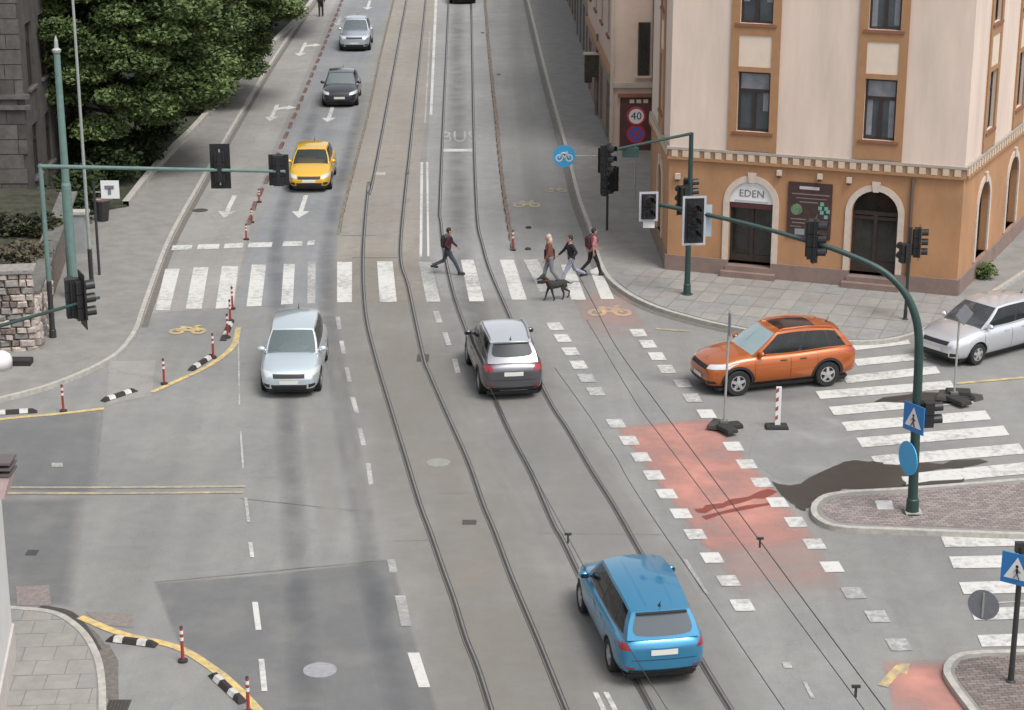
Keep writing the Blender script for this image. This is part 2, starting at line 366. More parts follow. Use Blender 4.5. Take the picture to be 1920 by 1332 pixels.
# red cycle crossing
def soft_ribbon(pts, wd, m, z, name='tyre_track', n=8, fade=(0, .55, 1, 1, .55, 0)):
    P = spl(gp(pts), n); mb = MB(); cols = [-1, -.6, -.2, .2, .6, 1] if fade[1] < .7 else [-1, -.86, -.2, .2, .86, 1]
    rows = [offset(P, -c * wd / 2) for c in cols]; mb.grid([[(rows[j][i].x, rows[j][i].y, z) for j in range(6)] for i in range(len(P))])
    o = mb.build(name, m, road); a = o.data.attributes.new('fade', 'FLOAT', 'POINT'); e = len(P)
    a.data.foreach_set('value', [f * min(1, i / 4, (e - 1 - i) / 4) for i in range(e) for f in fade]); return o
def soft_patch(name, pts, m, z, n=3):
    P = [p + Vector((random.gauss(0, .04), random.gauss(0, .065), 0)) for p in spl(gp(pts), n)]
    o = MB().sheet(xy(P), z).build(name, m, road); bm = bmesh.new(); bm.from_mesh(o.data); bmesh.ops.triangulate(bm, faces=bm.faces); bmesh.ops.subdivide_edges(bm, edges=bm.edges[:], cuts=3, use_grid_fill=True)
    outer = set(v for e in bm.edges if e.is_boundary for v in e.verts); lay = bm.verts.layers.float.new('fade')
    for v in bm.verts: v[lay] = 0.0 if v in outer else 1.0
    bm.to_mesh(o.data); bm.free(); return o
M_tt = soft_mat('tyre_polish_dark', (0.085, 0.09, 0.102), 0.32); M_tl = soft_mat('dust_pale', (0.30, 0.29, 0.27), 0.5)
soft_ribbon([(610, 150), (560, 300), (522, 430), (520, 560), (535, 700), (540, 820), (548, 950), (560, 1100), (575, 1400)], 0.75, M_tt, .0075)
soft_ribbon([(690, 150), (650, 300), (618, 430), (612, 560), (632, 700), (655, 850), (682, 1000), (710, 1150), (770, 1400)], 0.7, M_tt, .0076)
soft_ribbon([(858, -30), (857, 120), (858, 290), (862, 460), (890, 580), (940, 700)], 1.05, M_tt, .0077)
soft_ribbon([(1010, -30), (1030, 120), (1050, 260), (1060, 340)], 1.0, M_tl, .0077); soft_ribbon([(960, -30), (975, 150), (1000, 340), (1020, 440)], .9, M_tl, .0078)
M_bed = soft_mat('tram_bed_dust', (0.245, 0.222, 0.192), 0.6)
soft_ribbon([(705, 470), (712, 540), (722, 600), (748, 680), (785, 770), (822, 880), (860, 990), (905, 1110), (990, 1345), (1040, 1480)], 4.2, M_bed, .0062, 'tram_bed')
soft_ribbon([(880, 540), (915, 620), (975, 740), (1040, 860), (1120, 1000), (1200, 1140), (1300, 1345), (1370, 1480)], 3.0, soft_mat('tram_bed_dust_grey', (0.235, 0.228, 0.212), 0.6), .0064, 'tram_bed')
soft_ribbon([(1200, 700), (1290, 716), (1400, 742), (1560, 735)], 1.3, M_tt, .0081)
soft_ribbon([(620, 620), (640, 760), (668, 900), (700, 1060)], .5, M_tl, .0081); soft_ribbon([(590, 750), (610, 900), (630, 1020)], .8, M_tl, .0082)
soft_ribbon([(1310, 1345), (1230, 1240), (1150, 1120)], .9, M_tt, .0083); soft_ribbon([(1080, 820), (1180, 960), (1300, 1130), (1440, 1332)], .6, M_tl, .0083)
soft_ribbon([(820, 700), (880, 800), (960, 920), (1040, 1060)], .5, M_tl, .0084)

soft_patch('pale_asphalt', [(1420, 800), (1530, 785), (1625, 800), (1612, 830), (1660, 880), (1560, 880), (1470, 905), (1400, 850)], soft_mat('asphalt_pale_soft', (0.29, 0.288, 0.286), 0.8), .0052)
def soft_poly(name, pts, m, z, th):
    o = MB().sheet(xy(gp(pts)), z).build(name, m, road); bm = bmesh.new(); bm.from_mesh(o.data); outer = set(bm.verts[:]); bmesh.ops.inset_region(bm, faces=bm.faces[:], thickness=th, use_even_offset=True, use_boundary=True)
    lay = bm.verts.layers.float.new('fade'); bd_ = set(v for e in bm.edges if e.is_boundary for v in e.verts)
    for v in bm.verts: v[lay] = 0.0 if v in bd_ else 1.0
    bm.to_mesh(o.data); bm.free(); return o
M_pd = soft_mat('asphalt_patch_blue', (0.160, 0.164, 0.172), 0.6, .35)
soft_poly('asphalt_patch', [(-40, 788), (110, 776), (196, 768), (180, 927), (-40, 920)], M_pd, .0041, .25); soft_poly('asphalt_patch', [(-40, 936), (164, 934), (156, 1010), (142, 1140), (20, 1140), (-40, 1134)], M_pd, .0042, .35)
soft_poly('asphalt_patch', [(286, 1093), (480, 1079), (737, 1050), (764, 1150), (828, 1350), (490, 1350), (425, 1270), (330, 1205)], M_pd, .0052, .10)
M_redf = soft_mat('red_cycle_coating_worn_edges', (0.50, 0.23, 0.19), 0.95, 0.3); M_redg = soft_mat('red_cycle_coating_faint', (0.42, 0.25, 0.22), 0.6, 0.1)
EDGE = [0, .8, 1, 1, .8, 0]
soft_ribbon([(1240, 790), (1264, 817), (1330, 897), (1400, 985), (1440, 1035)], 2.75, M_redf, .0090, 'red_cycle_surface', fade=EDGE)
soft_ribbon([(1395, 975), (1440, 1040), (1500, 1125)], 2.5, M_redg, .0092, 'red_cycle_surface', fade=EDGE)
soft_ribbon([(1720, 1235), (1740, 1290), (1760, 1420)], 1.55, M_redf, .0090, 'red_cycle_surface', fade=EDGE); soft_ribbon([(1120, 545), (1138, 582), (1175, 640)], 1.9, M_redg, .0090, 'red_cycle_surface', fade=EDGE)
# wet stains
soft_patch('wet_stain', [(1448, 906), (1500, 908), (1560, 876), (1590, 864), (1640, 866), (1672, 882), (1692, 902), (1690, 917), (1620, 919), (1572, 922), (1534, 933), (1520, 950), (1506, 957), (1488, 950), (1466, 930)], soft_mat('wet_asphalt_soft', (0.040, 0.035, 0.031), 0.97, .7, .35), 0.019, 3)
soft_patch('wet_stain', [(1636, 872), (1690, 873), (1760, 867), (1838, 863), (1842, 870), (1800, 878), (1740, 885), (1680, 892)], soft_mat('wet_asphalt_soft', (0.040, 0.035, 0.031), 0.97, .7, .35), 0.0194, 3)
soft_patch('wet_stain', [(1636, 752), (1700, 741), (1770, 736), (1842, 742), (1830, 752), (1760, 758)], soft_mat('wet_asphalt_soft', (0.040, 0.035, 0.031), 0.97, .7, .35), 0.019, 3)
soft_patch('wet_stain', [(1690, 914), (1800, 900), (1806, 904), (1700, 920)], soft_mat('wet_asphalt_soft', (0.040, 0.035, 0.031), 0.97, .7, .35), 0.019, 2)
soft_patch('wet_streak', [(1298, 958), (1340, 946), (1380, 938), (1440, 920), (1452, 930), (1400, 942), (1350, 954), (1310, 964)], soft_mat('wet_red_soft', (0.20, 0.05, 0.038), 1.0, .7, .45), 0.011, 3)
soft_patch('wet_streak', [(1320, 968), (1400, 950), (1460, 938), (1458, 944), (1400, 958), (1325, 972)], soft_mat('wet_red_soft', (0.20, 0.05, 0.038), 1.0, .7, .45), 0.011, 2)

def quad(pts, name, m=None, z=0.013): return MB().sheet(xy(gp(pts)), z).build(name, m or M_white, road)
# main zebra
for i, q in enumerate([[(310, 505), (337, 505), (318, 583), (291, 583)], [(363, 502), (391, 502), (378, 580), (348, 580)], [(416, 500), (447, 500), (437, 578), (404, 580)],
          [(472, 497), (499, 497), (490, 575), (462, 576)], [(532, 496), (553, 496), (549, 571), (527, 572)], [(577, 492), (592, 492), (591, 570), (576, 570)],
          [(632, 492), (660, 492), (660, 568), (632, 568)], [(707, 491), (736, 491), (744, 567), (712, 567)], [(785, 492), (808, 492), (826, 567), (800, 567)],
          [(864, 488), (888, 488), (908, 566), (880, 566)], [(937, 488), (963, 488), (988, 563), (960, 563)], [(981, 487), (1008, 487), (1038, 548), (1012, 548)],
          [(1052, 497), (1074, 497), (1099, 563), (1071, 563)], [(1106, 508), (1124, 500), (1152, 562), (1127, 562)]]):
    quad(q, 'zebra_stripe', M_whitew if i in (5, 8, 11) else M_white)
for a, b in ((323, 360), (371, 411), (421, 456), (466, 510), (531, 567), (577, 590)):
    y = 465 - (a - 323) * 0.035; quad([(a + 1, y - 4), (b + 1, y - 5), (b - 1, y + 4), (a - 2, y + 5)], 'stop_line_dash')
# side-street zebras
for l, r in (((1600, 652), (1703, 640)), ((1603, 681), (1733, 668)), ((1583, 713), (1758, 694)), ((1533, 742), (1786, 722)), ((1558, 772), (1820, 748)), ((1582, 801), (1852, 779)), ((1610, 831), (1886, 808)), ((1638, 866), (1916, 842)), ((1670, 903), (1990, 872))):
    h = 5.5 + (l[1] - 640) * 0.018; sl = 0.55
    quad([(l[0] - h * sl, l[1] - h), (r[0] - h * sl, r[1] - h), (r[0] + h * sl * 1.4, r[1] + h), (l[0] + h * sl * 1.4, l[1] + h)], 'zebra_stripe')
for x, y in ((1763, 1016), (1779, 1056), (1798, 1104), (1818, 1153), (1832, 1203)):
    quad([(x, y - 11), (2010, y - 17), (2020, y + 7), (x + 9, y + 11)], 'zebra_stripe')
# cycle-crossing blocks
LB = [(1041, 613), (1055, 635), (1070, 660), (1085, 685), (1100, 710), (1117, 735), (1155, 795), (1180, 827), (1202, 858), (1226, 892), (1250, 927), (1277, 964), (1304, 1003), (1335, 1047), (1366, 1090), (1392, 1136)]
RB = [(1197, 625), (1215, 646), (1232, 669), (1250, 693), (1280, 720), (1298, 747), (1325, 777), (1375, 838), (1400, 871), (1428, 906), (1458, 943), (1492, 980), (1527, 1021), (1560, 1064), (1600, 1113), (1645, 1157), (1685, 1210)]
for (x, y) in LB + RB:
    k = (y + 510) / 1470.0; hw, hh = 17.5 * k, 8.8 * k; worn = (x, y) in ((1117, 735), (1155, 795), (1280, 720), (1298, 747), (1600, 1113), (1645, 1157), (1685, 1210), (1100, 710))
    if y > 1105: hh *= 1.05
    quad([(x - hw - 5 * k, y - hh), (x + hw - 6 * k, y - hh * 1.08), (x + hw + 5 * k, y + hh), (x - hw + 6 * k, y + hh * 1.08)], 'crossing_block', M_whitew if worn else M_white, 0.014)
quad([(1466, 1243), (1482, 1243), (1486, 1254), (1470, 1254)], 'crossing_block', M_whitew)
quad([(1505, 1280), (1512, 1280), (1528, 1310), (1520, 1310)], 'lane_dash', M_whitew)
# lane dashes
def dash(a, b, wpx, name='lane_dash', m=None, z=0.013):
    quad([(a[0] - wpx / 2, a[1]), (a[0] + wpx / 2, a[1]), (b[0] + wpx / 2, b[1]), (b[0] - wpx / 2, b[1])], name, m, z)
for a, b, wd, m in [((447, 640), (449, 760), 3, M_whitew), ((451, 810), (456, 880), 4, M_whitew), ((461, 935), (466, 980), 6, M_whitew), ((469, 1018), (473, 1046), 8, M_white), ((478, 1130), (485, 1183), 11, M_white), ((490, 1237), (496, 1297), 11, M_white),
        ((633, 595), (637, 619), 8, M_whitew), ((640, 640), (645, 664), 8, M_whitew), ((650, 690), (656, 717), 8, M_whitew), ((661, 746), (669, 775), 9, M_whitew), ((674, 804), (682, 836), 9, M_whitew), ((690, 870), (696, 910), 9, M_whitew),
        ((733, 1050), (738, 1075), 15, M_whitew), ((750, 1118), (762, 1175), 20, M_whitew), ((775, 1225), (796, 1290), 22, M_white),
        ((817, 584), (824, 606), 12, M_whitew), ((834, 624), (842, 648), 10, M_whitew), ((852, 674), (859, 700), 10, M_whitew),
        ((1116, 1299), (1138, 1345), 10, M_white), ((1136, 1299), (1160, 1345), 10, M_white), ((1284, 1050), (1325, 1115), 8, M_whitew),
        ((818, -10), (808, 216), 5, M_white), ((806, 60), (797, 232), 2.5, M_whitew), ((791, 305), (789, 482), 5, M_white), ((801, 305), (803, 482), 4, M_white)]:
    dash(a, b, wd, m=m)
# stop line and lane lettering between the right-hand rails
quad([(831, 280), (888, 280), (889, 285), (830, 285)], 'stop_line_dash')
def text_mesh(s, size, align='CENTER', ext=0.0):
    cu = bpy.data.curves.new('t', 'FONT'); cu.body = s; cu.size = size; cu.align_x = align; cu.align_y = 'CENTER'; cu.extrude = ext; cu.resolution_u = 2
    o = bpy.data.objects.new('t', cu); COL.objects.link(o); dg = bpy.context.evaluated_depsgraph_get(); me = bpy.data.meshes.new_from_object(o.evaluated_get(dg)); bpy.data.objects.remove(o); bpy.data.curves.remove(cu)
    return me
def text_obj(name, s, size, m, parent, M=None):
    me = text_mesh(s, size); me.materials.append(m); me.name = name
    if M is not None: me.transform(M)
    o = bpy.data.objects.new(name, me); COL.objects.link(o); o.parent = parent; return o
c = G(860, 258); text_obj('lane_lettering', 'BUS', 0.95, M_whitew, road, Matrix.Translation((c.x, c.y, 0.014)) @ Matrix.Rotation(RYAW - math.pi / 2, 4, 'Z') @ Matrix.Diagonal((1, 3.6, 1, 1)))
# arrows (drawn in street coordinates: x across, y towards the camera)
def arrow(px, py, ln, m, turn=0, name='arrow_marking'):
    c = G(px, py); P = lambda x, y: (c.x + RL.x * x - RD.x * y, c.y + RL.y * x - RD.y * y)
    mb = MB(); mb.sheet([P(*q) for q in ((-0.09, -ln / 2), (0.09, -ln / 2), (0.09, ln / 2 - 1.1), (-0.09, ln / 2 - 1.1))], 0.013)
    mb.sheet([P(*q) for q in ((-0.34, ln / 2 - 1.1), (0.34, ln / 2 - 1.1), (0.0, ln / 2))], 0.013)
    if turn:
        s = turn; mb.sheet([P(*q) for q in ((0.09 * s, -ln * 0.30), (0.55 * s, -ln * 0.38), (0.55 * s, -ln * 0.26), (0.09 * s, -ln * 0.16))], 0.013)
        mb.sheet([P(*q) for q in ((0.55 * s, -ln * 0.44), (1.0 * s, -ln * 0.30), (0.55 * s, -ln * 0.18))], 0.013)
    return mb.build(name, m, road)
arrow(567, 388, 3.8, M_white); arrow(619, 215, 4.0, M_white); arrow(691, 10, 4.5, M_white)
arrow(430, 388, 3.8, M_white); arrow(513, 212, 4.2, M_white, 1); arrow(567, 93, 5.0, M_white, 1); arrow(636, 40, 4.0, M_whitew)
# cycle symbols
def cycle_symbol(px, py, sc, m, z=0.014, stretch=1.7, th=.13):
    c = G(px, py); k = sc; mb = MB(Matrix.Translation((c.x, c.y, 0)) @ Matrix.Rotation(RYAW - math.pi / 2, 4, 'Z') @ Matrix.Diagonal((k, k * stretch, 1, 1)))
    for sx in (-0.5, 0.5):
        n = 14; mb.grid([[(sx + 0.38 * math.cos(q), 0.38 * math.sin(q), z), (sx + (.38 - th) * math.cos(q), (.38 - th) * math.sin(q), z)] for q in [2 * math.pi * i / n for i in range(n + 1)]])
    for a, b in (((-0.5, 0), (-0.28, 0.5)), ((-0.28, 0.5), (0.28, 0.42)), ((-0.28, 0.42), (0.0, 0.02)), ((0.0, 0.02), (0.3, 0.5)), ((0.5, 0), (0.26, 0.66)), ((0.26, 0.66), (0.5, 0.7)), ((-0.42, 0.56), (-0.14, 0.56))):
        ribbon(mb, [Vector((*a, 0)), Vector((*b, 0))], th * .9, z + 0.001 * random.random())
    return mb.build('cycle_symbol', m, road)
cycle_symbol(1143, 587, 0.80, paint('orange_yellow_road_paint', (0.62, 0.36, 0.14), ASPH, 0.9), 0.014, 1.35, .17)
cycle_symbol(352, 622, 0.66, M_yel, 0.014, 1.25, .2); cycle_symbol(988, 385, 0.6, M_yelp, th=.16); cycle_symbol(1042, 358, 0.5, M_yelp, th=.16)
# yellow lines
def line(pts, wd, m=None, n=6, name='yellow_line', z=0.0135):
    mb = MB(); ribbon(mb, spl(gp(pts), n), wd, z); return mb.build(name, m or M_yel, road)
line([(-30, 791), (40, 783), (110, 777), (195, 767)], 0.17); line([(285, 736), (330, 716), (385, 690), (420, 667), (440, 645), (447, 615)], 0.17)
line([(150, 1158), (230, 1190), (330, 1214), (400, 1255), (450, 1297), (495, 1345)], 0.19)
line([(-30, 915), (200, 915), (460, 913)], 0.13, M_yelp); line([(-30, 926), (200, 926), (455, 924)], 0.13, M_yelp)
line([(1230, 617), (1292, 622)], 0.16, M_yelp, 2); line([(1793, 720), (1940, 707)], 0.16, M_yel, 2)
line([(1690, 1250), (1672, 1268), (1655, 1288)], 0.2, M_yel, 3); quad([(1684, 1246), (1706, 1246), (1700, 1266), (1690, 1262)], 'arrow_marking', M_yel)
quad([(97, 869), (117, 869), (118, 877), (97, 877)], 'paint_mark', M_whitew)
# manholes and drain covers
def manhole(px, py, r, m, name='manhole_cover'):
    c = G(px, py); mb = MB(); mb.lathe([(r, 0.0), (r, 0.010), (r - 0.03, 0.012), (r - 0.05, 0.008)], (c.x, c.y, 0), 26); return mb.build(name, m, road)
M_mh = mat('manhole_concrete', (0.22, 0.22, 0.20), 0.85, var=0.25, scale=6); M_mhl = mat('manhole_worn', (0.25, 0.25, 0.265), 0.7, var=0.2, scale=6)
manhole(822, 868, 0.30, M_mh); manhole(600, 1257, 0.33, M_mhl); manhole(375, 395, 0.3, M_iron); manhole(1095, 705, 0.2, M_mh)
for px, py, sx, sy in ((880, 980, 0.32, 0.28), (60, 1037, 0.25, 0.3), (710, 326, 0.55, 0.55), (793, 672, 0.35, 0.7), (905, 62, 0.2, 0.5), (935, 140, 0.2, 0.5)):
    c = G(px, py); MB().box((c.x, c.y, 0.004), (sx, sy, 0.012)).build('drain_cover', M_iron if px != 710 else M_kerb, road)

# ---------------------------------------------------------------- tram tracks
def track(label, rails):
    o = thing('tram_track', label, 'tram track', rails[0][0] if False else (0, 0, 0), 0, 'tram tracks curving through the junction')
    for pts in rails:
        P = spl(gp(pts), 6)
        mb = MB(); ribbon(mb, P, 0.14, 0.0160); g = mb.build('rail_groove', M_groove, o)
        mb = MB(); ribbon(mb, offset(P, 0.030), 0.036, 0.022, 0.0162); r = mb.build('rail', M_steel, o)
        mb = MB(); ribbon(mb, offset(P, -0.056), 0.016, 0.021, 0.0162); mb.build('check_rail', M_steel, o)
    return o
track('left tram track with paired rails sweeping down the middle of the road', [
    [(782, -110), (762, 0), (702, 322), (691, 345), (680, 473), (684, 583), (702, 666), (730, 761), (762, 866), (787, 948), (806, 999), (830, 1069), (850, 1124), (872, 1196), (895, 1254), (924, 1345), (960, 1450)],
    [(808, -110), (798, 0), (768, 280), (762, 333), (750, 473), (765, 540), (792, 666), (805, 703), (840, 783), (877, 866), (905, 946), (927, 999), (960, 1087), (1010, 1206), (1066, 1345), (1112, 1450)]])
track('right tram track passing under the grey and blue cars', [
    [(846, -110), (841, 0), (826, 332), (826, 420), (840, 513), (865, 598), (927, 748), (960, 821), (997, 891), (1037, 983), (1055, 1015), (1110, 1128), (1170, 1235), (1230, 1345), (1290, 1450)],
    [(879, -110), (883, 0), (890, 332), (905, 465), (950, 583), (1022, 738), (1065, 808), (1110, 885), (1150, 948), (1200, 1036), (1260, 1140), (1315, 1241), (1378, 1345), (1445, 1450)]])

# ---------------------------------------------------------------- pavements
PZ = 0.12
def pavement(name, kerb_px, rest, gutter=None, m=M_pave, n=5, kw=0.14):
    K = spl(gp(kerb_px, PZ), n); poly = xy(K) + [tuple(p) for p in rest]
    o = tag(MB().prism(poly, -0.05, PZ).build(name, m), kind='structure')
    inner = K
    mb = MB(); cen = offset(K, 0.0); ribbon(mb, cen, kw, PZ + 0.012, 0.0); k = mb.build('kerb', M_kerb, o)
    if gutter:
        mb = MB(); ribbon(mb, offset([p for p in K[gutter[1]:gutter[2]]], gutter[0]), abs(gutter[0]) * 1.0, 0.006); mb.build('gutter', M_gut, o)
    return o, K, poly
left_kerb = [(640, -90), (600, -20), (545, 62), (500, 130), (440, 230), (375, 342), (322, 437), (292, 510), (268, 578), (250, 625), (208, 670), (105, 717), (0, 746), (-90, 765), (-300, 800)]
pavL, KL, polyL = pavement('pavement_left', left_kerb, [(-70, 45), (-70, 200), (-20, 300), (-12, 300)], (0.2, 0, 44))
right_kerb = [(957, -130), (990, 0), (1022, 130), (1060, 270), (1085, 368), (1108, 430), (1128, 498), (1160, 537), (1220, 571), (1300, 596), (1380, 614), (1480, 630), (1600, 640), (1690, 632), (1760, 604), (1840, 560), (1930, 503), (2060, 420)]
pavR, KR, polyR = pavement('pavement_right', right_kerb, [(60, 140), (60, 300), (5, 300)], (-0.22, 0, 62))
isl, KI, polyI = pavement('traffic_island', [(2500, 852), (1920, 899), (1700, 916), (1585, 923), (1542, 933), (1526, 952), (1535, 972), (1570, 986), (1650, 991), (1920, 1001), (2500, 1020)], [], None, M_pave, 6, 0.14)
isl2, KI2, polyI2 = pavement('traffic_island', [(2500, 1205), (1920, 1221), (1830, 1224), (1792, 1232), (1776, 1254), (1786, 1280), (1835, 1345), (1900, 1430)], [xy(gp([(2500, 1430)], PZ))[0]], None, M_pave, 6, 0.14)
pavB, KB, polyB = pavement('pavement_near_left', [(-60, 1136), (20, 1140), (100, 1149), (150, 1180), (178, 1222), (190, 1270), (192, 1345), (190, 1440)], [xy(gp([(-200, 1440)], PZ))[0], xy(gp([(-200, 1130)], PZ))[0]], (0.2, 12, 34))
# paving laid in pieces
slabs(pavB, [tuple(p) for p in xy(offset([Vector((*p, 0)) for p in xy(KB)], -0.11))] + polyB[len(KB):], (G(100, 1250).x, G(100, 1250).y), rad(4), 0.62, 0.62, PZ - 0.02, PZ + 0.014, 0.008, [M_slab, M_slab, M_slab3])
A0 = G(1250, 512); B0 = G(1792, 562); FD = (B0 - A0).normalized(); FANG = math.atan2(FD.y, FD.x)
inR = [tuple(p) for p in xy(offset([Vector((*p, 0)) for p in xy(KR)], 0.13))] + polyR[len(KR):]
slabs(pavR, inR, (A0.x, A0.y), FANG, 0.62, 1.15, PZ - 0.02, PZ + 0.016, 0.016, [M_slab, M_slab2, M_slab3], limit=300, stagger=0.0,
      lim=lambda x, y: -1.5 < (Vector((x, y, 0)) - A0).dot(FD) < 13.5 and -8 < (Vector((x, y, 0)) - A0).dot(Vector((-FD.y, FD.x, 0))) < 0.3)
# block paving of the islands: dense small setts, too small to pick apart
def setts(parent, poly, org, ang, sx, sy, m):
    c, s_ = math.cos(ang), math.sin(ang); inv = [((p[0] - org[0]) * c + (p[1] - org[1]) * s_, -(p[0] - org[0]) * s_ + (p[1] - org[1]) * c) for p in poly]
    x0, x1 = min(p[0] for p in inv), max(p[0] for p in inv); y0, y1 = min(p[1] for p in inv), max(p[1] for p in inv); mb = MB()
    for j in range(math.floor(y0 / sy), math.ceil(y1 / sy)):
        for i in range(math.floor(x0 / sx) - 1, math.ceil(x1 / sx) + 1):
            ox = i * sx + (j % 2) * sx / 2; oy = j * sy; q = clip(inv, [(ox + .006, oy + .006), (ox + sx - .006, oy + .006), (ox + sx - .006, oy + sy - .006), (ox + .006, oy + sy - .006)])
            if area(q) < 0.004: continue
            mb.prism([(org[0] + p[0] * c - p[1] * s_, org[1] + p[0] * s_ + p[1] * c) for p in q], PZ - 0.01, PZ + 0.010 + random.uniform(-.002, .002))
    o = mb.build('block_paving', m, parent); o['kind'] = 'stuff'; return o
M_sett = mat('block_paving', (0.215, 0.182, 0.173), 0.85, var=0.1, scale=8, island=0.22)
setts(isl, [p for p in xy(gp([(2490, 860), (1920, 905), (1700, 922), (1590, 929), (1552, 938), (1540, 953), (1548, 968), (1576, 980), (1650, 985), (2490, 1013)], PZ))], (G(1700, 950).x, G(1700, 950).y), rad(8), 0.2, 0.1, M_sett)
setts(isl2, [p for p in xy(gp([(2490, 1213), (1920, 1229), (1836, 1232), (1802, 1239), (1789, 1256), (1797, 1276), (1846, 1338), (1900, 1420), (2490, 1420)], PZ))], (G(1850, 1280).x, G(1850, 1280).y), rad(8), 0.2, 0.1, mat('block_paving_brown', (0.165, 0.135, 0.122), 0.85, var=0.1, scale=8, island=0.22))
MB().sheet(xy(gp([(1640, 940), (1672, 940), (1676, 957), (1646, 957)], PZ)), PZ + 0.018).build('crossing_block', M_white, isl)
# grate and dark gutter by the near-left corner
c = G(220, 1328); mb = MB(); mb.box((c.x, c.y, 0.008), (0.42, 0.62, 0.016)); o = mb.build('drain_grate', M_iron, road)
mb = MB()
for i in range(6): mb.box((c.x - 0.16 + i * 0.064, c.y, 0.0185), (0.03, 0.54, 0.005))
mb.build('grate_slot', M_groove, o)
patch('gutter_setts', [(186, 1205), (205, 1210), (222, 1240), (222, 1310), (196, 1310), (196, 1260)], M_gut, 0.007)
mb = MB(); ribbon(mb, spl(gp([(75, 1138), (130, 1150), (160, 1182), (184, 1220)]), 4), 0.16, 0.008); mb.build('gutter_edge_setts', mat('gutter_dark_setts', (0.05, 0.047, 0.042), 0.9, var=0.3, scale=9), road)  # narrow dark strip along the kerb bend
patch('repair_patch', [(30, 1100), (92, 1098), (96, 1136), (32, 1137)], mat('repair_reddish', (0.20, 0.17, 0.163), 0.9, var=0.25, scale=9), 0.0085)
patch('repair_patch', [(160, 1148), (248, 1150), (250, 1178), (190, 1172)], mat('repair_brown', (0.19, 0.17, 0.155), 0.9, var=0.2, scale=9), 0.0085)
# edging of the tram bed and dividing strips (brown rubber kerbs, one piece each)
def separators(pts, step, ln, name, label, cat, m, group, wd=0.16, h=0.10, start=0.0, end=None):
    P = spl(gp(pts), 10); D = [0.0]
    for a, b in zip(P[:-1], P[1:]): D.append(D[-1] + (b - a).length)
    def at(s):
        s = max(0, min(s, D[-1] - 1e-4))
        for i in range(len(D) - 1):
            if D[i + 1] >= s: return P[i].lerp(P[i + 1], (s - D[i]) / max(1e-6, D[i + 1] - D[i]))
    s = start; first = None; k = 0
    while s + ln < (end or D[-1]):
        a, b = at(s), at(s + ln); c = (a + b) / 2; an = math.atan2(b.y - a.y, b.x - a.x)
        if first is None:
            first = MB().box((0, 0, h / 2), (ln, wd, h), 0, 0.72).build(name, m); o = first
        else: o = first.copy(); COL.objects.link(o)
        o.location = (c.x, c.y, 0.0135); o.rotation_euler = (0, 0, an + random.uniform(-.03, .03)); tag(o, label, cat, group); s += step; k += 1
    return k
separators([(642, 0), (610, 80), (575, 165), (530, 270), (505, 330), (478, 385), (462, 440)], 2.3, 1.25, 'lane_divider', 'low reddish brown kerb piece in the row between cycle lane and car lane', 'lane divider', M_rubr, 'dividers along the cycle lane')
separators([(909, 0), (918, 110), (930, 220), (941, 333), (952, 410), (964, 480)], 1.35, 1.0, 'lane_divider', 'low dark brown kerb piece in the row right of the tram tracks', 'lane divider', mat('brown_rubber', (0.15, 0.115, 0.098), 0.85, var=0.3, scale=10), 'dividers right of the tram tracks')
separators([(738, 0), (712, 110), (690, 215), (668, 300), (645, 390), (633, 452)], 1.0, 0.82, 'lane_divider', 'narrow brown edging piece in the row left of the tram bed', 'lane divider', mat('edging_brown', (0.16, 0.14, 0.105), 0.9, var=0.35, scale=7), 'edging left of the tram bed', 0.12, 0.06)

# ================================================================ BUILDINGS
M_cream = mat('cream_render', (0.585, 0.478, 0.408), 0.85, var=0.11, scale=1.3, bump=0.05, stretch=(1, 1, .16))
M_cream2 = mat('pale_panel_render', (0.60, 0.50, 0.41), 0.85, var=0.05, scale=2)
M_ochre = mat('ochre_render', (0.365, 0.195, 0.098), 0.85, var=0.15, scale=1.1, bump=0.06, stretch=(1, 1, .5))
M_trim = mat('ochre_window_trim', (0.315, 0.17, 0.085), 0.8, var=0.08, scale=3)
M_trimd = mat('brown_sill', (0.20, 0.085, 0.045), 0.8, var=0.1, scale=3)
M_stone = mat('pink_plinth_stone', (0.205, 0.145, 0.125), 0.75, var=0.14, scale=2.2, bump=0.15)
M_arch = mat('pale_arch_stone', (0.50, 0.42, 0.36), 0.85, var=0.10, scale=5, bump=0.1)
M_dent = mat('pale_dentil_stone', (0.52, 0.41, 0.30), 0.85, var=0.08, scale=6)
M_frame = mat('dark_brown_joinery', (0.030, 0.018, 0.014), 0.5, var=0.2, scale=8)
M_glass = mat('window_glass', (0.045, 0.055, 0.065), 0.08, spec=0.8, var=0.3, scale=1.4)
M_glassd = mat('dark_shop_glass', (0.018, 0.018, 0.016), 0.1, spec=0.6, var=0.4, scale=2.0)
M_curt = mat('net_curtain', (0.20, 0.215, 0.235), 0.8, var=0.2, scale=3)
M_roof = mat('roof_tiles_brown', (0.16, 0.07, 0.05), 0.8, var=0.2, scale=4)
M_pink = mat('pinkish_render', (0.46, 0.355, 0.295), 0.85, var=0.08, scale=1.0)
M_grey = mat('grey_green_render', (0.25, 0.24, 0.22), 0.85, var=0.1, scale=1.0)

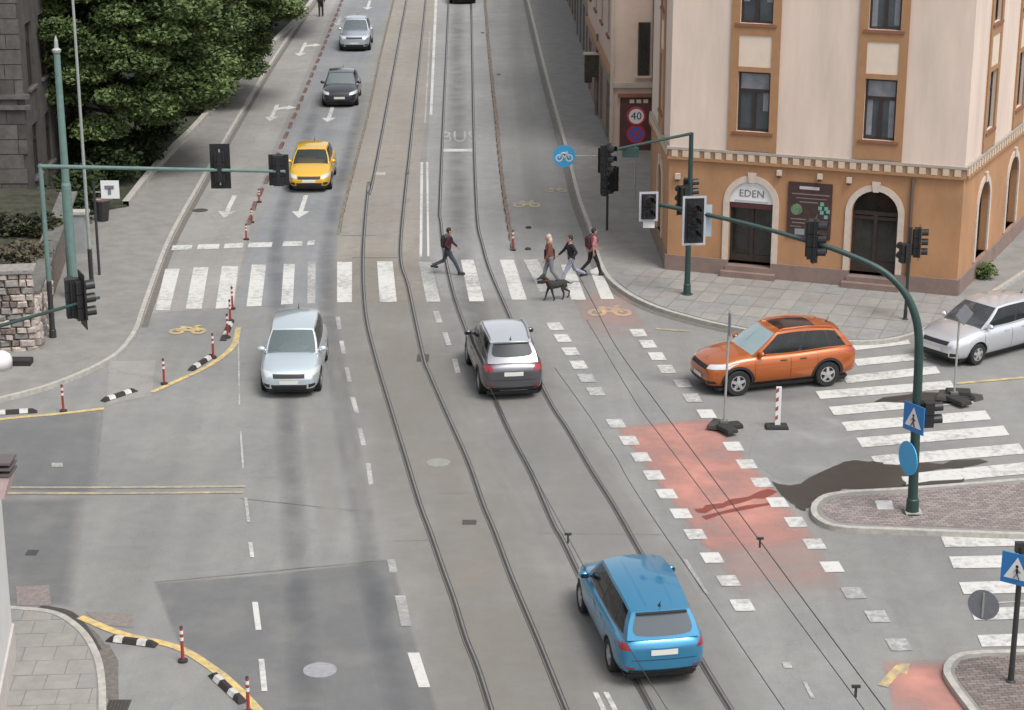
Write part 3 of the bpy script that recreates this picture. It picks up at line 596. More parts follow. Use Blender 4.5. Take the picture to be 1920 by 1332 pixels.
class Facade:
    """local frame: x along the wall, y inwards, z up"""
    def __init__(s, org, d): s.M = Matrix.Translation((org.x, org.y, 0)) @ Matrix.Rotation(math.atan2(d.y, d.x), 4, 'Z')
    def mb(s): return MB(s.M.copy())
def wall_grid(mb, u0, u1, z0, z1, holes, y=0.0):
    us = sorted(set([u0, u1] + [h[0] for h in holes] + [h[1] for h in holes])); zs = sorted(set([z0, z1] + [h[2] for h in holes] + [h[3] for h in holes]))
    us = [a for a in us if u0 <= a <= u1]; zs = [a for a in zs if z0 <= a <= z1]
    for a, b in zip(us[:-1], us[1:]):
        for c, d in zip(zs[:-1], zs[1:]):
            mu, mz = (a + b) / 2, (c + d) / 2
            if any(h[0] < mu < h[1] and h[2] < mz < h[3] for h in holes): continue
            mb.add([(a, y, c), (b, y, c), (b, y, d), (a, y, d)], [(0, 1, 2, 3)])
def reveal(mb, a, b, c, d, dep):
    mb.add([(a, 0, c), (b, 0, c), (b, 0, d), (a, 0, d), (a, dep, c), (b, dep, c), (b, dep, d), (a, dep, d)], [(1, 5, 6, 2), (0, 3, 7, 4), (3, 2, 6, 7), (0, 4, 5, 1)])
def window(F, par, a, b, c, d, dep=0.16, transom=0.68, trim=None, sill=True, frame=M_frame, glass=M_glass, curtain=True, sillm=None):
    m = F.mb(); t = 0.07
    m.bb((a, dep - .06, c), (a + t, dep + .02, d)); m.bb((b - t, dep - .06, c), (b, dep + .02, d)); m.bb((a + t, dep - .06, d - t), (b - t, dep + .02, d)); m.bb((a + t, dep - .06, c), (b - t, dep + .02, c + t))
    zt = c + (d - c) * transom; mid = (a + b) / 2
    m.bb((a + t, dep - .07, zt - .05), (b - t, dep + .02, zt + .05)); m.bb((mid - .05, dep - .07, c + t), (mid + .05, dep + .02, zt - .05))
    w_ = m.build('window', frame, par, True)
    for x0, x1, z0, z1 in ((a + t, mid - .05, c + t, zt - .05), (mid + .05, b - t, c + t, zt - .05), (a + t, b - t, zt + .05, d - t)):
        p = F.mb(); p.bb((x0, dep - .012, z0), (x1, dep - .004, z1)); p.build('pane', glass, w_, True)
        if curtain and random.random() < 0.75:
            k = F.mb(); n = 9; wv = [(x0 + (x1 - x0) * i / n, dep - 0.0165 + 0.002 * math.sin(i * 2.1)) for i in range(n + 1)]
            if z0 > zt: lo, hi, xs = z0, z1, wv
            else: lo, hi, xs = z0 + (z1 - z0) * random.choice((0.0, 0.05, 0.5)), z1, (wv[:5] if x0 < mid else wv[5:])
            k.grid([[(x, y, lo), (x, y, hi)] for x, y in xs]); k.build('curtain', M_curt, w_, True)
    bk = F.mb(); bk.bb((a, dep + .02, c), (b, dep + .05, d)); bk.build('window_backing', M_black, w_, True)
    if sill:
        s_ = F.mb(); s_.bb((a - .14, -0.10, c - .10), (b + .14, 0.05, c - .005)); s_.build('sill', sillm or M_trimd, w_, True)
    return w_
def arch_pts(a, b, zs, n=16, grow=0.0):
    cx, r = (a + b) / 2, (b - a) / 2 + grow; return [(cx - r * math.cos(math.pi * i / n), zs + r * math.sin(math.pi * i / n)) for i in range(n + 1)]
def arch_opening(F, par, wallmb, a, b, z0, zs, kind, dep=0.28):
    ap = arch_pts(a, b, zs); top = zs + (b - a) / 2
    h = len(ap) // 2                                            # spandrels fill the rectangular hole up to the arc
    for i in range(len(ap) - 1):
        (x0, q0), (x1, q1) = ap[i], ap[i + 1]; wallmb.add([(x0, 0, q0), (x1, 0, q1), (x1, 0, top), (x0, 0, top)], [(0, 1, 2, 3)])
    wallmb.grid([[(x, 0, z), (x, dep, z)] for x, z in ([(a, z0)] + ap + [(b, z0)])])
    ao = arch_pts(a, b, zs, 16, 0.2); s_ = F.mb(); out = [(a - .2, z0)] + ao + [(b + .2, z0)]; inn = [(a, z0)] + ap + [(b, z0)]
    s_.grid([[(x, -.05, z), (X, -.05, Z)] for (x, z), (X, Z) in zip(inn, out)]); s_.grid([[(X, -.05, Z), (X, 0.0, Z)] for X, Z in out]); s_.grid([[(x, 0.0, z), (x, -.05, z)] for x, z in inn])
    su = s_.build('arch_surround', M_arch, par, True, fix=True)
    k = F.mb(); cx = (a + b) / 2; k.add([(cx - .09, -.09, top - .03), (cx + .09, -.09, top - .03), (cx + .14, -.09, top + .30), (cx - .14, -.09, top + .30), (cx - .09, 0, top - .03), (cx + .09, 0, top - .03), (cx + .14, 0, top + .30), (cx - .14, 0, top + .30)], [(0, 1, 2, 3), (1, 5, 6, 2), (0, 3, 7, 4), (3, 2, 6, 7), (0, 4, 5, 1)]); k.build('keystone', M_arch, su, True)
    # joinery
    d = F.mb(); d.bb((a, dep - .05, z0), (a + .08, dep + .03, zs)); d.bb((b - .08, dep - .05, z0), (b, dep + .03, zs)); d.bb((a + .08, dep - .06, zs - .10), (b - .08, dep + .03, zs + .02))
    d.bb((cx - .06, dep - .06, z0 + .002), (cx + .06, dep + .03, zs - .10)); d.bb((a + .08, dep - .05, z0), (b - .08, dep + .03, z0 + .35 if kind != 'shop' else z0 + .22))
    if kind != 'shop': d.bb((a + .08, dep - .055, z0 + 1.75), (b - .08, dep + .03, z0 + 1.85))
    dr = d.build('door' if kind != 'side' else 'window', M_frame, par, True)
    for x0, x1 in ((a + .08, cx - .06), (cx + .06, b - .08)):
        p = F.mb(); p.bb((x0, dep, z0 + .2), (x1, dep + .008, zs - .1)); p.build('pane', M_glassd, dr, True)
    fl = F.mb(); n = len(ap); fl.add([(x, (dep if kind != 'shop' else .03), z) for x, z in ap], [tuple(range(n))]); fan = fl.build('fanlight', M_signw if kind == 'shop' else M_glassd, dr, True)
    bk = F.mb(); bk.bb((a, dep + .035, z0), (b, dep + .06, top)); bk.build('door_backing', M_black, dr, True)
    return dr
def facade_windows(F, par, us, rows, wd, trim=True):
    holes = []
    for u in us:
        for (z0, z1) in rows: holes.append((u - wd / 2, u + wd / 2, z0, z1))
    return holes

# ---------------- corner building
cb = thing('corner_building', 'cream corner building with ochre ground floor, arched doorways and dark windows', 'building', (A0.x, A0.y, 0), FANG)
FL = (B0 - A0).length; HT = 13.2; Z0 = PZ
FF = Facade(A0, FD)
SD = Vector((0.43724, 0.89935, 0)); FS = Facade(B0, SD); SL = 26.0
LEND = A0 + RD * 6.3; FLf = Facade(LEND, -RD); LL = 6.3
ZC0, ZC1 = 3.88, 4.34
def corner_wall(F, L_, name, ups, arches, cut0=0.0):
    wu = F.mb(); holes = [(a, b, c, d) for a, b, c, d in ups]
    wall_grid(wu, 0, L_, ZC1 - 0.05, HT, holes)
    for a, b, c, d in ups: reveal(wu, a, b, c, d, 0.2)
    o1 = wu.build(name, M_cream, cb, True)
    wl = F.mb(); wl_holes = [(a, b, z0, zs + (b - a) / 2) for a, b, z0, zs, k in arches]
    wall_grid(wl, 0, L_, 0.60, ZC0 + 0.04, wl_holes)
    made = []
    for a, b, z0, zs, k in arches: made.append(arch_opening(F, cb, wl, a, b, max(z0, 0.60), zs, k))
    o2 = wl.build('ground_floor_wall', M_ochre, cb, True, fix=False)
    return made
def band(F, a, b, y0, z0, z1, name, m): k = F.mb(); k.bb((a, -y0, z0), (b, 0.12, z1)); return k.build(name, m, cb, True)
rowsU = [(5.0, 6.95), (8.5, 10.45), (11.2, 12.6)]
upF = [(2.23, 3.30, a, b) for a, b in rowsU] + [(6.34, 7.35, a, b) for a, b in rowsU]
madeF = corner_wall(FF, FL, 'upper_wall', upF, [(2.08, 3.54, 0.45, 2.62, 'shop'), (6.12, 7.62, 0.45, 2.60, 'door')])
upS = [(u - .55, u + .55, a, b) for u in (3.0, 7.4, 11.8, 16.2, 20.6) for a, b in rowsU]
madeS = corner_wall(FS, SL, 'upper_wall', upS, [(u - .8, u + .8, 0.75, 2.5, 'side') for u in (3.0, 7.4, 11.8, 16.2, 20.6)])
upL = [(u - .5, u + .5, a, b) for u in (3.6,) for a, b in rowsU]
corner_wall(FLf, LL, 'upper_wall', upL, [(2.9, 4.3, 0.75, 2.5, 'side')])
for F, ups in ((FF, upF), (FS, upS), (FLf, upL)):
    cols = sorted(set((a, b) for a, b, _, _ in ups))
    for a, b in cols:
        g = 0.27; seq = [4.5] + [z for r in rowsU for z in r] + [HT - .3]
        # trim: two jambs up the wall and bands between the windows, framing a pale panel
        k = F.mb(); k.bb((a - g, -.06, 4.36), (a, 0.0, HT - .3)); k.bb((b, -.06, 4.36), (b + g, 0.0, HT - .3))
        k.bb((a, -.058, 4.38), (b, 0.0, 4.90))
        for (q0, q1), (r0, r1) in zip(rowsU[:-1], rowsU[1:]):
            k.bb((a, -.058, q1), (b, 0.0, q1 + .16)); k.bb((a, -.058, r0 - .38), (b, 0.0, r0 - .10))
        tr = k.build('window_trim', M_trim, cb, True)
        for (q0, q1), (r0, r1) in zip(rowsU[:-1], rowsU[1:]):
            p = F.mb(); p.bb((a, -.03, q1 + .16), (b, 0.0, r0 - .38)); p.build('wall_panel', M_cream2, tr, True)
        for z0, z1 in rowsU: window(F, cb, a, b, z0, z1)
    L_ = FL if F is FF else (SL if F is FS else LL)
    e0, e1 = (0.0, 0.0)
    band(F, -0.05 if F is FF else 0.10, L_ + (0.05 if F is FF else -.1), 0.12, ZC0 + .05, ZC0 + .13, 'cornice_band', M_trim)
    band(F, -0.02 if F is FF else 0.08, L_ + (0.02 if F is FF else -.08), 0.06, ZC0 + .13, ZC0 + .37, 'cornice_frieze', mat('frieze_brown', (0.30, 0.19, 0.125), 0.85, var=0.08))
    c_ = band(F, -0.08 if F is FF else 0.12, L_ + (0.08 if F is FF else -.12), 0.10, ZC0 + .375, ZC1, 'cornice_ledge', mat('cornice_grey', (0.33, 0.29, 0.255), 0.85, var=0.12, scale=3))
    n = int(L_ / 0.36)
    for i in range(n):
        u = 0.20 + i * (L_ - 0.4) / max(1, n - 1); p = F.mb(); p.bb((u - .10, -.11, ZC0 + .145), (u + .10, -.06, ZC0 + .36)); p.build('dentil', M_dent, c_, True)
    # plinth, broken at the doors
    gaps = [(2.08, 3.54), (6.12, 7.62)] if F is FF else []
    u = 0.0
    for a, b in gaps + [(L_, L_)]:
        if a - u > 0.05: k = F.mb(); k.bb((u - (0.06 if u == 0 and F is FF else 0) + (0.07 if u == 0 and F is not FF else 0), -.07, 0.0), (a + (0.06 if a == L_ and F is FF else (-.07 if a == L_ else 0)), 0.10, 0.66)); k.build('plinth', M_stone, cb, True)
        u = b
for a, b in ((2.08, 3.54), (6.12, 7.62)):
    for j, (dz, dy) in enumerate(((0.28, 0.32), (0.44, 0.12))):
        k = FF.mb(); k.bb((a - .18 + j * .12, -dy, 0.0), (b + .18 - j * .12, 0.30, Z0 + dz - .08)); k.build('step', M_stone, cb, True)
# roof and hidden body
P = [A0, B0, B0 + SD * SL, B0 + SD * SL + Vector((-14, 5, 0)), LEND]
mb = MB(); mb.prism(xy(P), HT, HT + 0.5); mb.build('roof_cornice', M_trim, cb, True)
cx, cy = sum(p.x for p in P) / 5, sum(p.y for p in P) / 5; mb = MB(); n = 5
mb.add([(p.x, p.y, HT + .5) for p in P] + [(p.x + (cx - p.x) * .55, p.y + (cy - p.y) * .55, HT + 3.6) for p in P], [(i, (i + 1) % n, n + (i + 1) % n, n + i) for i in range(n)] + [tuple(range(n, 2 * n))]); mb.build('roof', M_roof, cb, True)
mb = MB(); mb.add([(p.x, p.y, z) for z in (0, HT) for p in P[2:]], [(0, 1, 4, 3), (1, 2, 5, 4)]); mb.build('rear_wall', M_cream, cb, True)
# shop lettering and menu board on the front
shop = madeF[0]; fan = [c for c in shop.children if c.name.startswith('fanlight')][0]
TM = FF.M @ Matrix.Translation((2.81, 0.015, 2.93)) @ Matrix.Rotation(math.pi / 2, 4, 'X')
lt = text_obj('lettering', 'EDEN', 0.34, mat('sign_grey_letters', (0.12, 0.12, 0.13), 0.6), shop); lt.data.transform(wm(cb).inverted() @ TM)
k = FF.mb(); k.bb((2.12, 0.035, 2.44), (3.50, 0.10, 2.60)); k.build('shop_name_strip', mat('maroon_strip', (0.07, 0.02, 0.025), 0.5), shop, True)
k = FF.mb(); k.bb((2.25, 0.012, 2.66), (3.37, 0.026, 2.71)); k.build('sign_rule', mat('pale_grey', (0.42, 0.42, 0.43), 0.6), shop, True)
bd = thing('menu_board', 'dark brown restaurant board with white text lines and green pictures between the arched doors', 'sign board', tuple(FF.M @ Vector((4.75, -.06, 1.6))), FANG)
k = FF.mb(); k.bb((4.03, -.06, 1.62), (5.47, 0.0, 3.46)); k.build('board', mat('board_maroon', (0.045, 0.022, 0.02), 0.5, var=0.3, scale=6), bd, True)
def strip(u0, u1, z0, z1, m, name='text_line'): k = FF.mb(); k.bb((u0, -.068, z0), (u1, -.058, z1)); return k.build(name, m, bd, True)
M_tx = mat('board_text', (0.42, 0.38, 0.38), 0.6); M_txd = mat('board_text_dim', (0.17, 0.13, 0.13), 0.6)
strip(4.40, 5.05, 3.24, 3.34, M_tx); strip(4.15, 5.38, 3.06, 3.10, M_txd); strip(4.30, 5.30, 2.93, 2.96, M_txd); strip(4.42, 5.02, 2.80, 2.84, M_txd); strip(4.15, 4.65, 2.22, 2.26, M_txd); strip(4.2, 4.62, 2.10, 2.14, M_txd); strip(4.15, 4.5, 1.98, 2.01, M_txd); strip(4.3, 4.62, 1.72, 1.92, mat('board_photo', (0.22, 0.23, 0.24), 0.6), 'picture')
k = FF.mb(); k.lathe([(0.19, -.068), (0.19, -.06)], (4.33, 0, 2.56), 18, 'y'); k.build('picture', mat('board_green', (0.10, 0.17, 0.09), 0.6, var=0.5, scale=9), bd, True, fix=True)
for du, dz in ((0, 0), (.14, .14), (0, .28), (.14, -.14), (-.06, .14), (.2, .05)): strip(5.1 + du, 5.22 + du, 2.45 + dz, 2.57 + dz, mat('board_teal', (0.13, 0.30, 0.26), 0.6), 'picture')
k = FF.mb(); k.tube([(8.02, -.07, .68), (8.02, -.07, 3.85)], .055, 8); k.build('downpipe', mat('downpipe_dark', (.10, .07, .055), .6), cb, True)
# little lamps and vents on the ochre band
for u, z in ((0.32, 3.35), (3.72, 3.72), (5.05, 3.70), (6.0, 3.65)):
    o = thing('wall_lamp', 'small pale lamp box on the ochre wall ' + {0.32: 'near the left corner', 3.72: 'right of the white fanlight', 5.05: 'above the dark menu board', 6.0: 'left of the dark arched door'}[u], 'lamp', tuple(FF.M @ Vector((u, -.05, z))), FANG, 'lamps on the corner building')
    k = FF.mb(); k.bb((u - .08, -.14, z - .08), (u + .08, 0.0, z + .1)); k.build('lamp_box', M_arch, o, True); k = FF.mb(); k.bb((u - .05, -.19, z - .13), (u + .05, -.06, z - .085)); k.build('lamp_glass', M_frame, o, True)

# ---------------- terrace going away on the right-hand side of the street
def terrace(name, label, s0, s1, setback, h, m, mg, win_w=1.1, pitch=3.0, shop=None, rows=((4.8, 6.9), (8.2, 10.2), (11.4, 13.0))):
    org = A0 + RD * s1 + RL * setback; F = Facade(org, -RD); L_ = s1 - s0
    o = thing(name, label, 'building', tuple(org), math.atan2(-RD.y, -RD.x)); n = max(1, int(L_ / pitch)); us = [L_ * (i + .5) / n for i in range(n)]
    holes = [(u - win_w / 2, u + win_w / 2, a, b) for u in us for a, b in rows if b < h - .6]; sh = [(u - .85, u + .85, 0.14, 2.75) for u in us]
    k = F.mb(); wall_grid(k, 0, L_, 3.5, h, holes)
    for q in holes: reveal(k, *q, 0.2)
    k.build('upper_wall', m, o, True); k = F.mb(); wall_grid(k, 0, L_, 0, 3.5, sh)
    for q in sh: reveal(k, *q, 0.25)
    k.build('ground_floor_wall', mg, o, True)
    for q in holes: window(F, o, *q)
    for i, q in enumerate(sh):
        k = F.mb(); k.bb((q[0], .18, q[2]), (q[0] + .1, .27, q[3])); k.bb((q[1] - .1, .18, q[2]), (q[1], .27, q[3])); k.bb((q[0] + .1, .18, q[3] - .45), (q[1] - .1, .27, q[3])); k.bb((q[0] + .1, .18, q[2]), (q[1] - .1, .27, q[2] + .4)); dw = k.build('shop_window', M_frame, o, True)
        k = F.mb(); k.bb((q[0] + .1, .215, q[2] + .4), (q[1] - .1, .23, q[3] - .45)); k.build('pane', M_glassd, dw, True); k = F.mb(); k.bb((q[0], .28, q[2]), (q[1], .3, q[3])); k.build('shop_backing', M_black, dw, True)
    k = F.mb(); k.bb((0, -.15, 3.42), (L_, 0.1, 3.62)); k.build('string_course', M_trim, o, True); k = F.mb(); k.bb((-.1, -.35, h), (L_ + .1, .4, h + .4)); k.build('eaves', M_trim, o, True)
    k = F.mb(); k.add([(0, 0, 0), (0, 10, 0), (0, 10, h), (0, 0, h), (L_, 0, 0), (L_, 10, 0), (L_, 10, h), (L_, 0, h)], [(0, 3, 2, 1), (4, 5, 6, 7), (1, 2, 6, 5)]); k.build('side_wall', m, o, True, fix=False)
    k = F.mb(); k.add([(0, -.3, h + .4), (L_, -.3, h + .4), (L_, 5, h + 3.5), (0, 5, h + 3.5), (0, 10, h + .4), (L_, 10, h + .4)], [(0, 1, 2, 3), (3, 2, 5, 4)]); k.build('roof', M_roof, o, True)
    return o
ST, SB = 19.7, -0.45
th = terrace('townhouse', 'pinkish plastered townhouse with dark shopfront beyond the cream corner building', ST, 36.0, SB, 10.5, M_pink, mat('shopfront_brown', (0.20, 0.15, 0.12), 0.8, var=0.2), pitch=3.7)
E0 = A0 + RD * ST + RL * SB; FE = Facade(E0, RL)
def eu(px, py): p = VP(px, py, E0, RL); return (p - E0).dot(RL), p.z
(a, d), (b, c) = eu(1200, 42), eu(1215, 142); k = FE.mb(); k.bb((a - .06, -.05, c), (b + .06, .02, d)); f = k.build('window', M_frame, th, True); k = FE.mb(); k.bb((a, -.06, c + .06), (b, -.045, d - .06)); k.build('pane', M_glassd, f, True); k = FE.mb(); k.bb((a - .15, -.12, c - .1), (b + .15, 0, c - .005)); k.build('sill', M_pink, f, True)
(a, d), (b, c) = eu(1163, 182), eu(1219, 292); k = FE.mb(); k.bb((a, -.06, c), (b, .02, d)); f = k.build('shopfront', mat('shopfront_maroon', (0.075, 0.03, 0.025), 0.7, var=0.3, scale=3), th, True)
for i in range(3): k = FE.mb(); u = a + (b - a) * (.3 + .22 * i); k.bb((u, -.09, d - .26), (u + .2, -.06, d - .10)); k.build('fascia_letter_block', M_arch, f, True)
k = FE.mb(); k.bb((a - .1, -.16, d), (b + .1, 0, d + .14)); k.build('fascia_ledge', M_trimd, f, True); k = FE.mb(); k.bb((-.06, -.1, 0), (.08, -.002, 10.4)); k.build('corner_pilaster', mat('pilaster_pale', (0.36, 0.31, 0.265), 0.85, var=0.1), th, True); u1, z1 = eu(1190, 160); k = FE.mb(); k.bb((.09, -.12, z1 - .1), (6, 0, z1 + .12)); k.build('string_course', mat('course_pale', (0.36, 0.31, 0.26), 0.85, var=0.1), th, True)
pl_, _ = eu(1226, 100); k = FE.mb(); k.tube([(pl_, -.08, 0), (pl_, -.08, 10.3)], .07, 8); k.build('downpipe', mat('downpipe_brown', (0.13, 0.075, 0.055), 0.6), th, True)
terrace('townhouse', 'grey plastered townhouse further up the right side of the street', 36.0, 54.0, 0.0, 9.5, M_grey, mat('ground_floor_grey', (0.17, 0.16, 0.15), 0.85, var=0.15), rows=((4.6, 6.6),))
terrace('townhouse', 'pale townhouse farthest up the right side of the street', 54.0, 90.0, 0.2, 9.5, mat('pale_render', (0.40, 0.37, 0.33), 0.85, var=0.08), mat('ground_floor_brown', (0.18, 0.14, 0.115), 0.85, var=0.15), rows=((4.6, 6.6),))

# ================================================================ LEFT SIDE: wall, old building, trees
M_old = mat('dark_grey_stone', (0.062, 0.056, 0.053), 0.9, var=0.35, scale=1.6, bump=0.4, bscale=9)  # dark grey stone, mottled by noise
M_oldl = mat('grey_stone_course', (0.095, 0.088, 0.083), 0.9, var=0.3, scale=2.5, bump=0.3, bscale=9)
c0 = G(62, 402); ob = thing('old_stone_building', 'dark grey stone building with horizontal courses at the upper left edge', 'building', (c0.x, c0.y, 0), RYAW - math.pi / 2)
FO = Facade(c0 - RL * 14.0, RL); FOS = Facade(c0, RD)
k = FO.mb(); hol = [(2.0 + i * 2.6, 3.1 + i * 2.6, a, b) for i in range(4) for a, b in ((1.2, 3.2), (5.4, 7.6))]; wall_grid(k, 0, 14.0, 0, 11, hol)
for q in hol: reveal(k, *q, .25)
k.build('front_wall', M_old, ob, True)
for q in hol: window(FO, ob, *q, curtain=False, sillm=M_oldl)
hol = [(0.9 + i * 2.4, 2.0 + i * 2.4, a, b) for i in range(5) for a, b in ((1.2, 3.2), (4.6, 7.0))]; k = FOS.mb(); wall_grid(k, 0, 14, 0, 11, hol)
for q in hol: reveal(k, *q, .25)
k.build('side_wall', M_old, ob, True)
for q in hol: window(FOS, ob, *q, curtain=False, sillm=M_oldl)
k = FO.mb(); k.bb((-.2, -.35, 11), (14.3, 14, 11.5)); k.build('eaves', M_oldl, ob, True)
k = FO.mb(); k.add([(-.2, -.3, 11.5), (14.3, -.3, 11.5), (14.3, 14, 11.5), (-.2, 14, 11.5), (2, 7, 15), (12, 7, 15)], [(0, 1, 5, 4), (1, 2, 5), (2, 3, 4, 5), (3, 0, 4)]); k.build('roof', mat('dark_slate', (0.06, 0.058, 0.06), 0.7, var=0.2), ob, True)
for j in range(16):
    z = 0.35 + j * 0.56; u = 0.0
    if 3.25 < z < 3.45: continue
    while u < 13.7:
        l = random.uniform(0.7, 1.3); a, b = u + .012, min(u + l, 14.0) - .012; u += l
        if a < 8.5 or any(h[0] - .05 < b and a < h[1] + .05 and h[2] - .3 < z + .26 and z - .26 < h[3] + .05 for h in [(2.0 + i * 2.6, 3.1 + i * 2.6, p, q) for i in range(4) for p, q in ((1.2, 3.2), (5.4, 7.6))]) or b - a < .2: continue
        s_ = FO.mb(); s_.bb((a, -.05 - random.uniform(0, .03), z - .265), (b, 0.02, z + .265)); s_.build('stone_block', random.choice((M_old, M_oldl, M_oldl)), ob, True)
for z in (0.05, 4.0, 4.4, 8.6): k = FO.mb(); k.bb((-.1, -.16, z), (14.2, 0.03, z + .16)); k.build('string_course', M_oldl, ob, True)
# retaining wall of rough pale stones, with planting behind
M_rub1 = mat('rubble_pale', (0.38, 0.325, 0.295), 0.9, var=0.3, scale=7, bump=0.5, bscale=14); M_rub2 = mat('rubble_brown', (0.16, 0.13, 0.115), 0.9, var=0.35, scale=7, bump=0.5, bscale=14); M_rub3 = mat('rubble_grey', (0.22, 0.205, 0.19), 0.9, var=0.3, scale=7, bump=0.5, bscale=14)
w0 = G(74, 664); rw = thing('rubble_wall', 'rough pale stone retaining wall on the left pavement edge', 'wall', (w0.x, w0.y, 0), 0)
FW = Facade(w0 - RL * 5.0 - RD * 0.6, (RL + RD * 0.12).normalized()); FW2 = Facade(w0, (RD - RL * 0.10).normalized())
k = FW.mb(); k.bb((0, .12, 0), (4.95, .7, 2.45)); k.build('wall_core', M_rub2, rw, True)
k = FW2.mb(); k.bb((0.05, .12, 0), (14.0, .5, 1.6)); k.build('wall_core', M_rub2, rw, True)
def rubble(F, L_, h, depth=0.16):
    z = 0.0
    while z < h - .05:
        rh = random.uniform(0.16, 0.27); u = 0.0
        while u < L_ - .08:
            l = random.uniform(0.2, 0.48); a, b = u + .012, min(u + l, L_) - .008; u += l; g = lambda s_: random.uniform(-s_, s_); y0 = random.uniform(-.05, .05); zt = min(z + rh, h)
            f = [(a + g(.02), y0 + g(.02), z + .01 + g(.012)), (b + g(.02), y0 + g(.02), z + .01 + g(.012)), (b + g(.02), y0 + g(.03), zt - .01 + g(.012)), (a + g(.02), y0 + g(.03), zt - .01 + g(.012))]
            mid = [((p[0] - (a + b) / 2) * .72 + (a + b) / 2, p[1] - .05, (p[2] - (z + zt) / 2) * .68 + (z + zt) / 2) for p in f]; bk = [(p[0], depth, p[2]) for p in f]
            m = F.mb(); m.add(mid + f + bk, [(0, 1, 2, 3), (4, 5, 1, 0), (5, 6, 2, 1), (6, 7, 3, 2), (7, 4, 0, 3), (8, 9, 5, 4), (9, 10, 6, 5), (10, 11, 7, 6), (11, 8, 4, 7)]); m.build('stone', random.choice((M_rub1, M_rub1, M_rub2, M_rub3)), rw, True)
        z += rh
rubble(FW, 5.0, 2.45); rubble(FW2, 4.2, 1.6)
k = FW.mb(); k.bb((-.1, -.08, 2.46), (5.06, .75, 2.56)); k.build('coping', M_rub3, rw, True)
k = FW2.mb(); k.bb((0.8, -.06, 1.61), (14.0, .55, 1.7)); k.build('coping', mat('coping_dark', (0.13, 0.125, 0.115), 0.9, var=0.3, scale=4), rw, True)
# low garden wall along the upper pavement
gw = thing('garden_wall', 'low light kerb wall between the pavement and the trees', 'wall', tuple(G(238, 392)), 0)
P = spl(gp([(236, 394), (285, 332), (330, 283), (362, 252), (440, 165), (520, 80), (560, 40), (600, -10)]), 4); m = MB(); ribbon(m, P, 0.26, 0.34, 0.0); m.build('wall_body', M_kerb, gw, True)
# planting ground behind the walls
pg = tag(MB().prism(xy(offset(P, -0.05)) + [(-14, 200), (-60, 200), (-60, 61.5), (-18.6, 61.5), (-18.3, 70)], 0.0, 0.2).build('planting_bed', mat('soil_ivy', (0.035, 0.04, 0.022), 0.95, var=0.5, scale=2)), kind='structure')
tag(MB().prism([(-19.0, 57.6), (-15.3, 57.6), (-15.6, 66), (-16.4, 70.5), (-30, 70.5), (-30, 57.6)], 0.0, 1.45).build('planting_terrace', mat('soil_grass', (0.035, 0.036, 0.022), 0.95, var=0.6, scale=2.5)), kind='structure')

M_leaf = mat('leaf_green', (0.062, 0.108, 0.032), 0.6, var=0.6, scale=0.6, col2=(0.155, 0.215, 0.075), island=0.4, spec=0.3)  # lighter second tone stands in for sunlit clumps
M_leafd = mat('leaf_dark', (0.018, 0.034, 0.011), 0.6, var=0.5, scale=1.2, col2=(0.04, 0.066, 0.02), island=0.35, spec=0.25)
M_bark = mat('bark', (0.06, 0.048, 0.038), 0.95, var=0.4, scale=9, bump=0.6, bscale=20)
def leaves(centers, radii, n_each, size, name, m, parent, flat=0.42, loc=(0, 0, 0), shell=0.55):
    V = []; 
    for (c, r, n) in zip(centers, radii, n_each):
        d = rng.normal(size=(n, 3)); d /= np.linalg.norm(d, axis=1)[:, None]; rr = r * (shell + (1 - shell) * rng.random(n) ** 0.6)[:, None] * (0.85 + 0.3 * rng.random((n, 1)))
        p = d * rr * np.array([1, 1, flat]); p[:, 2] -= 0.10 * (p[:, 0] ** 2 + p[:, 1] ** 2) / r; p += c
        t = rng.normal(size=(n, 3)); t[:, 2] *= 0.5; t /= np.linalg.norm(t, axis=1)[:, None]
        nr = rng.normal(size=(n, 3)) * 0.7 + np.array([0, 0, 1.0]); b = np.cross(nr, t); b /= np.linalg.norm(b, axis=1)[:, None]
        s_ = size * (0.6 + 0.8 * rng.random((n, 1)))
        V.append(np.stack([p - t * s_, p + b * s_ * 0.5, p + t * s_, p - b * s_ * 0.5], 1))
    V = np.concatenate(V).reshape(-1, 3); n = len(V) // 4; me = bpy.data.meshes.new(name); me.vertices.add(len(V)); me.vertices.foreach_set('co', V.ravel().astype(np.float32))
    me.loops.add(4 * n); me.loops.foreach_set('vertex_index', np.arange(4 * n, dtype=np.int32)); me.polygons.add(n); me.polygons.foreach_set('loop_start', np.arange(0, 4 * n, 4, dtype=np.int32)); me.polygons.foreach_set('loop_total', np.full(n, 4, dtype=np.int32)); me.update(calc_edges=True); me.validate()
    me.materials.append(m); o = bpy.data.objects.new(name, me); COL.objects.link(o); o.parent = parent; return o
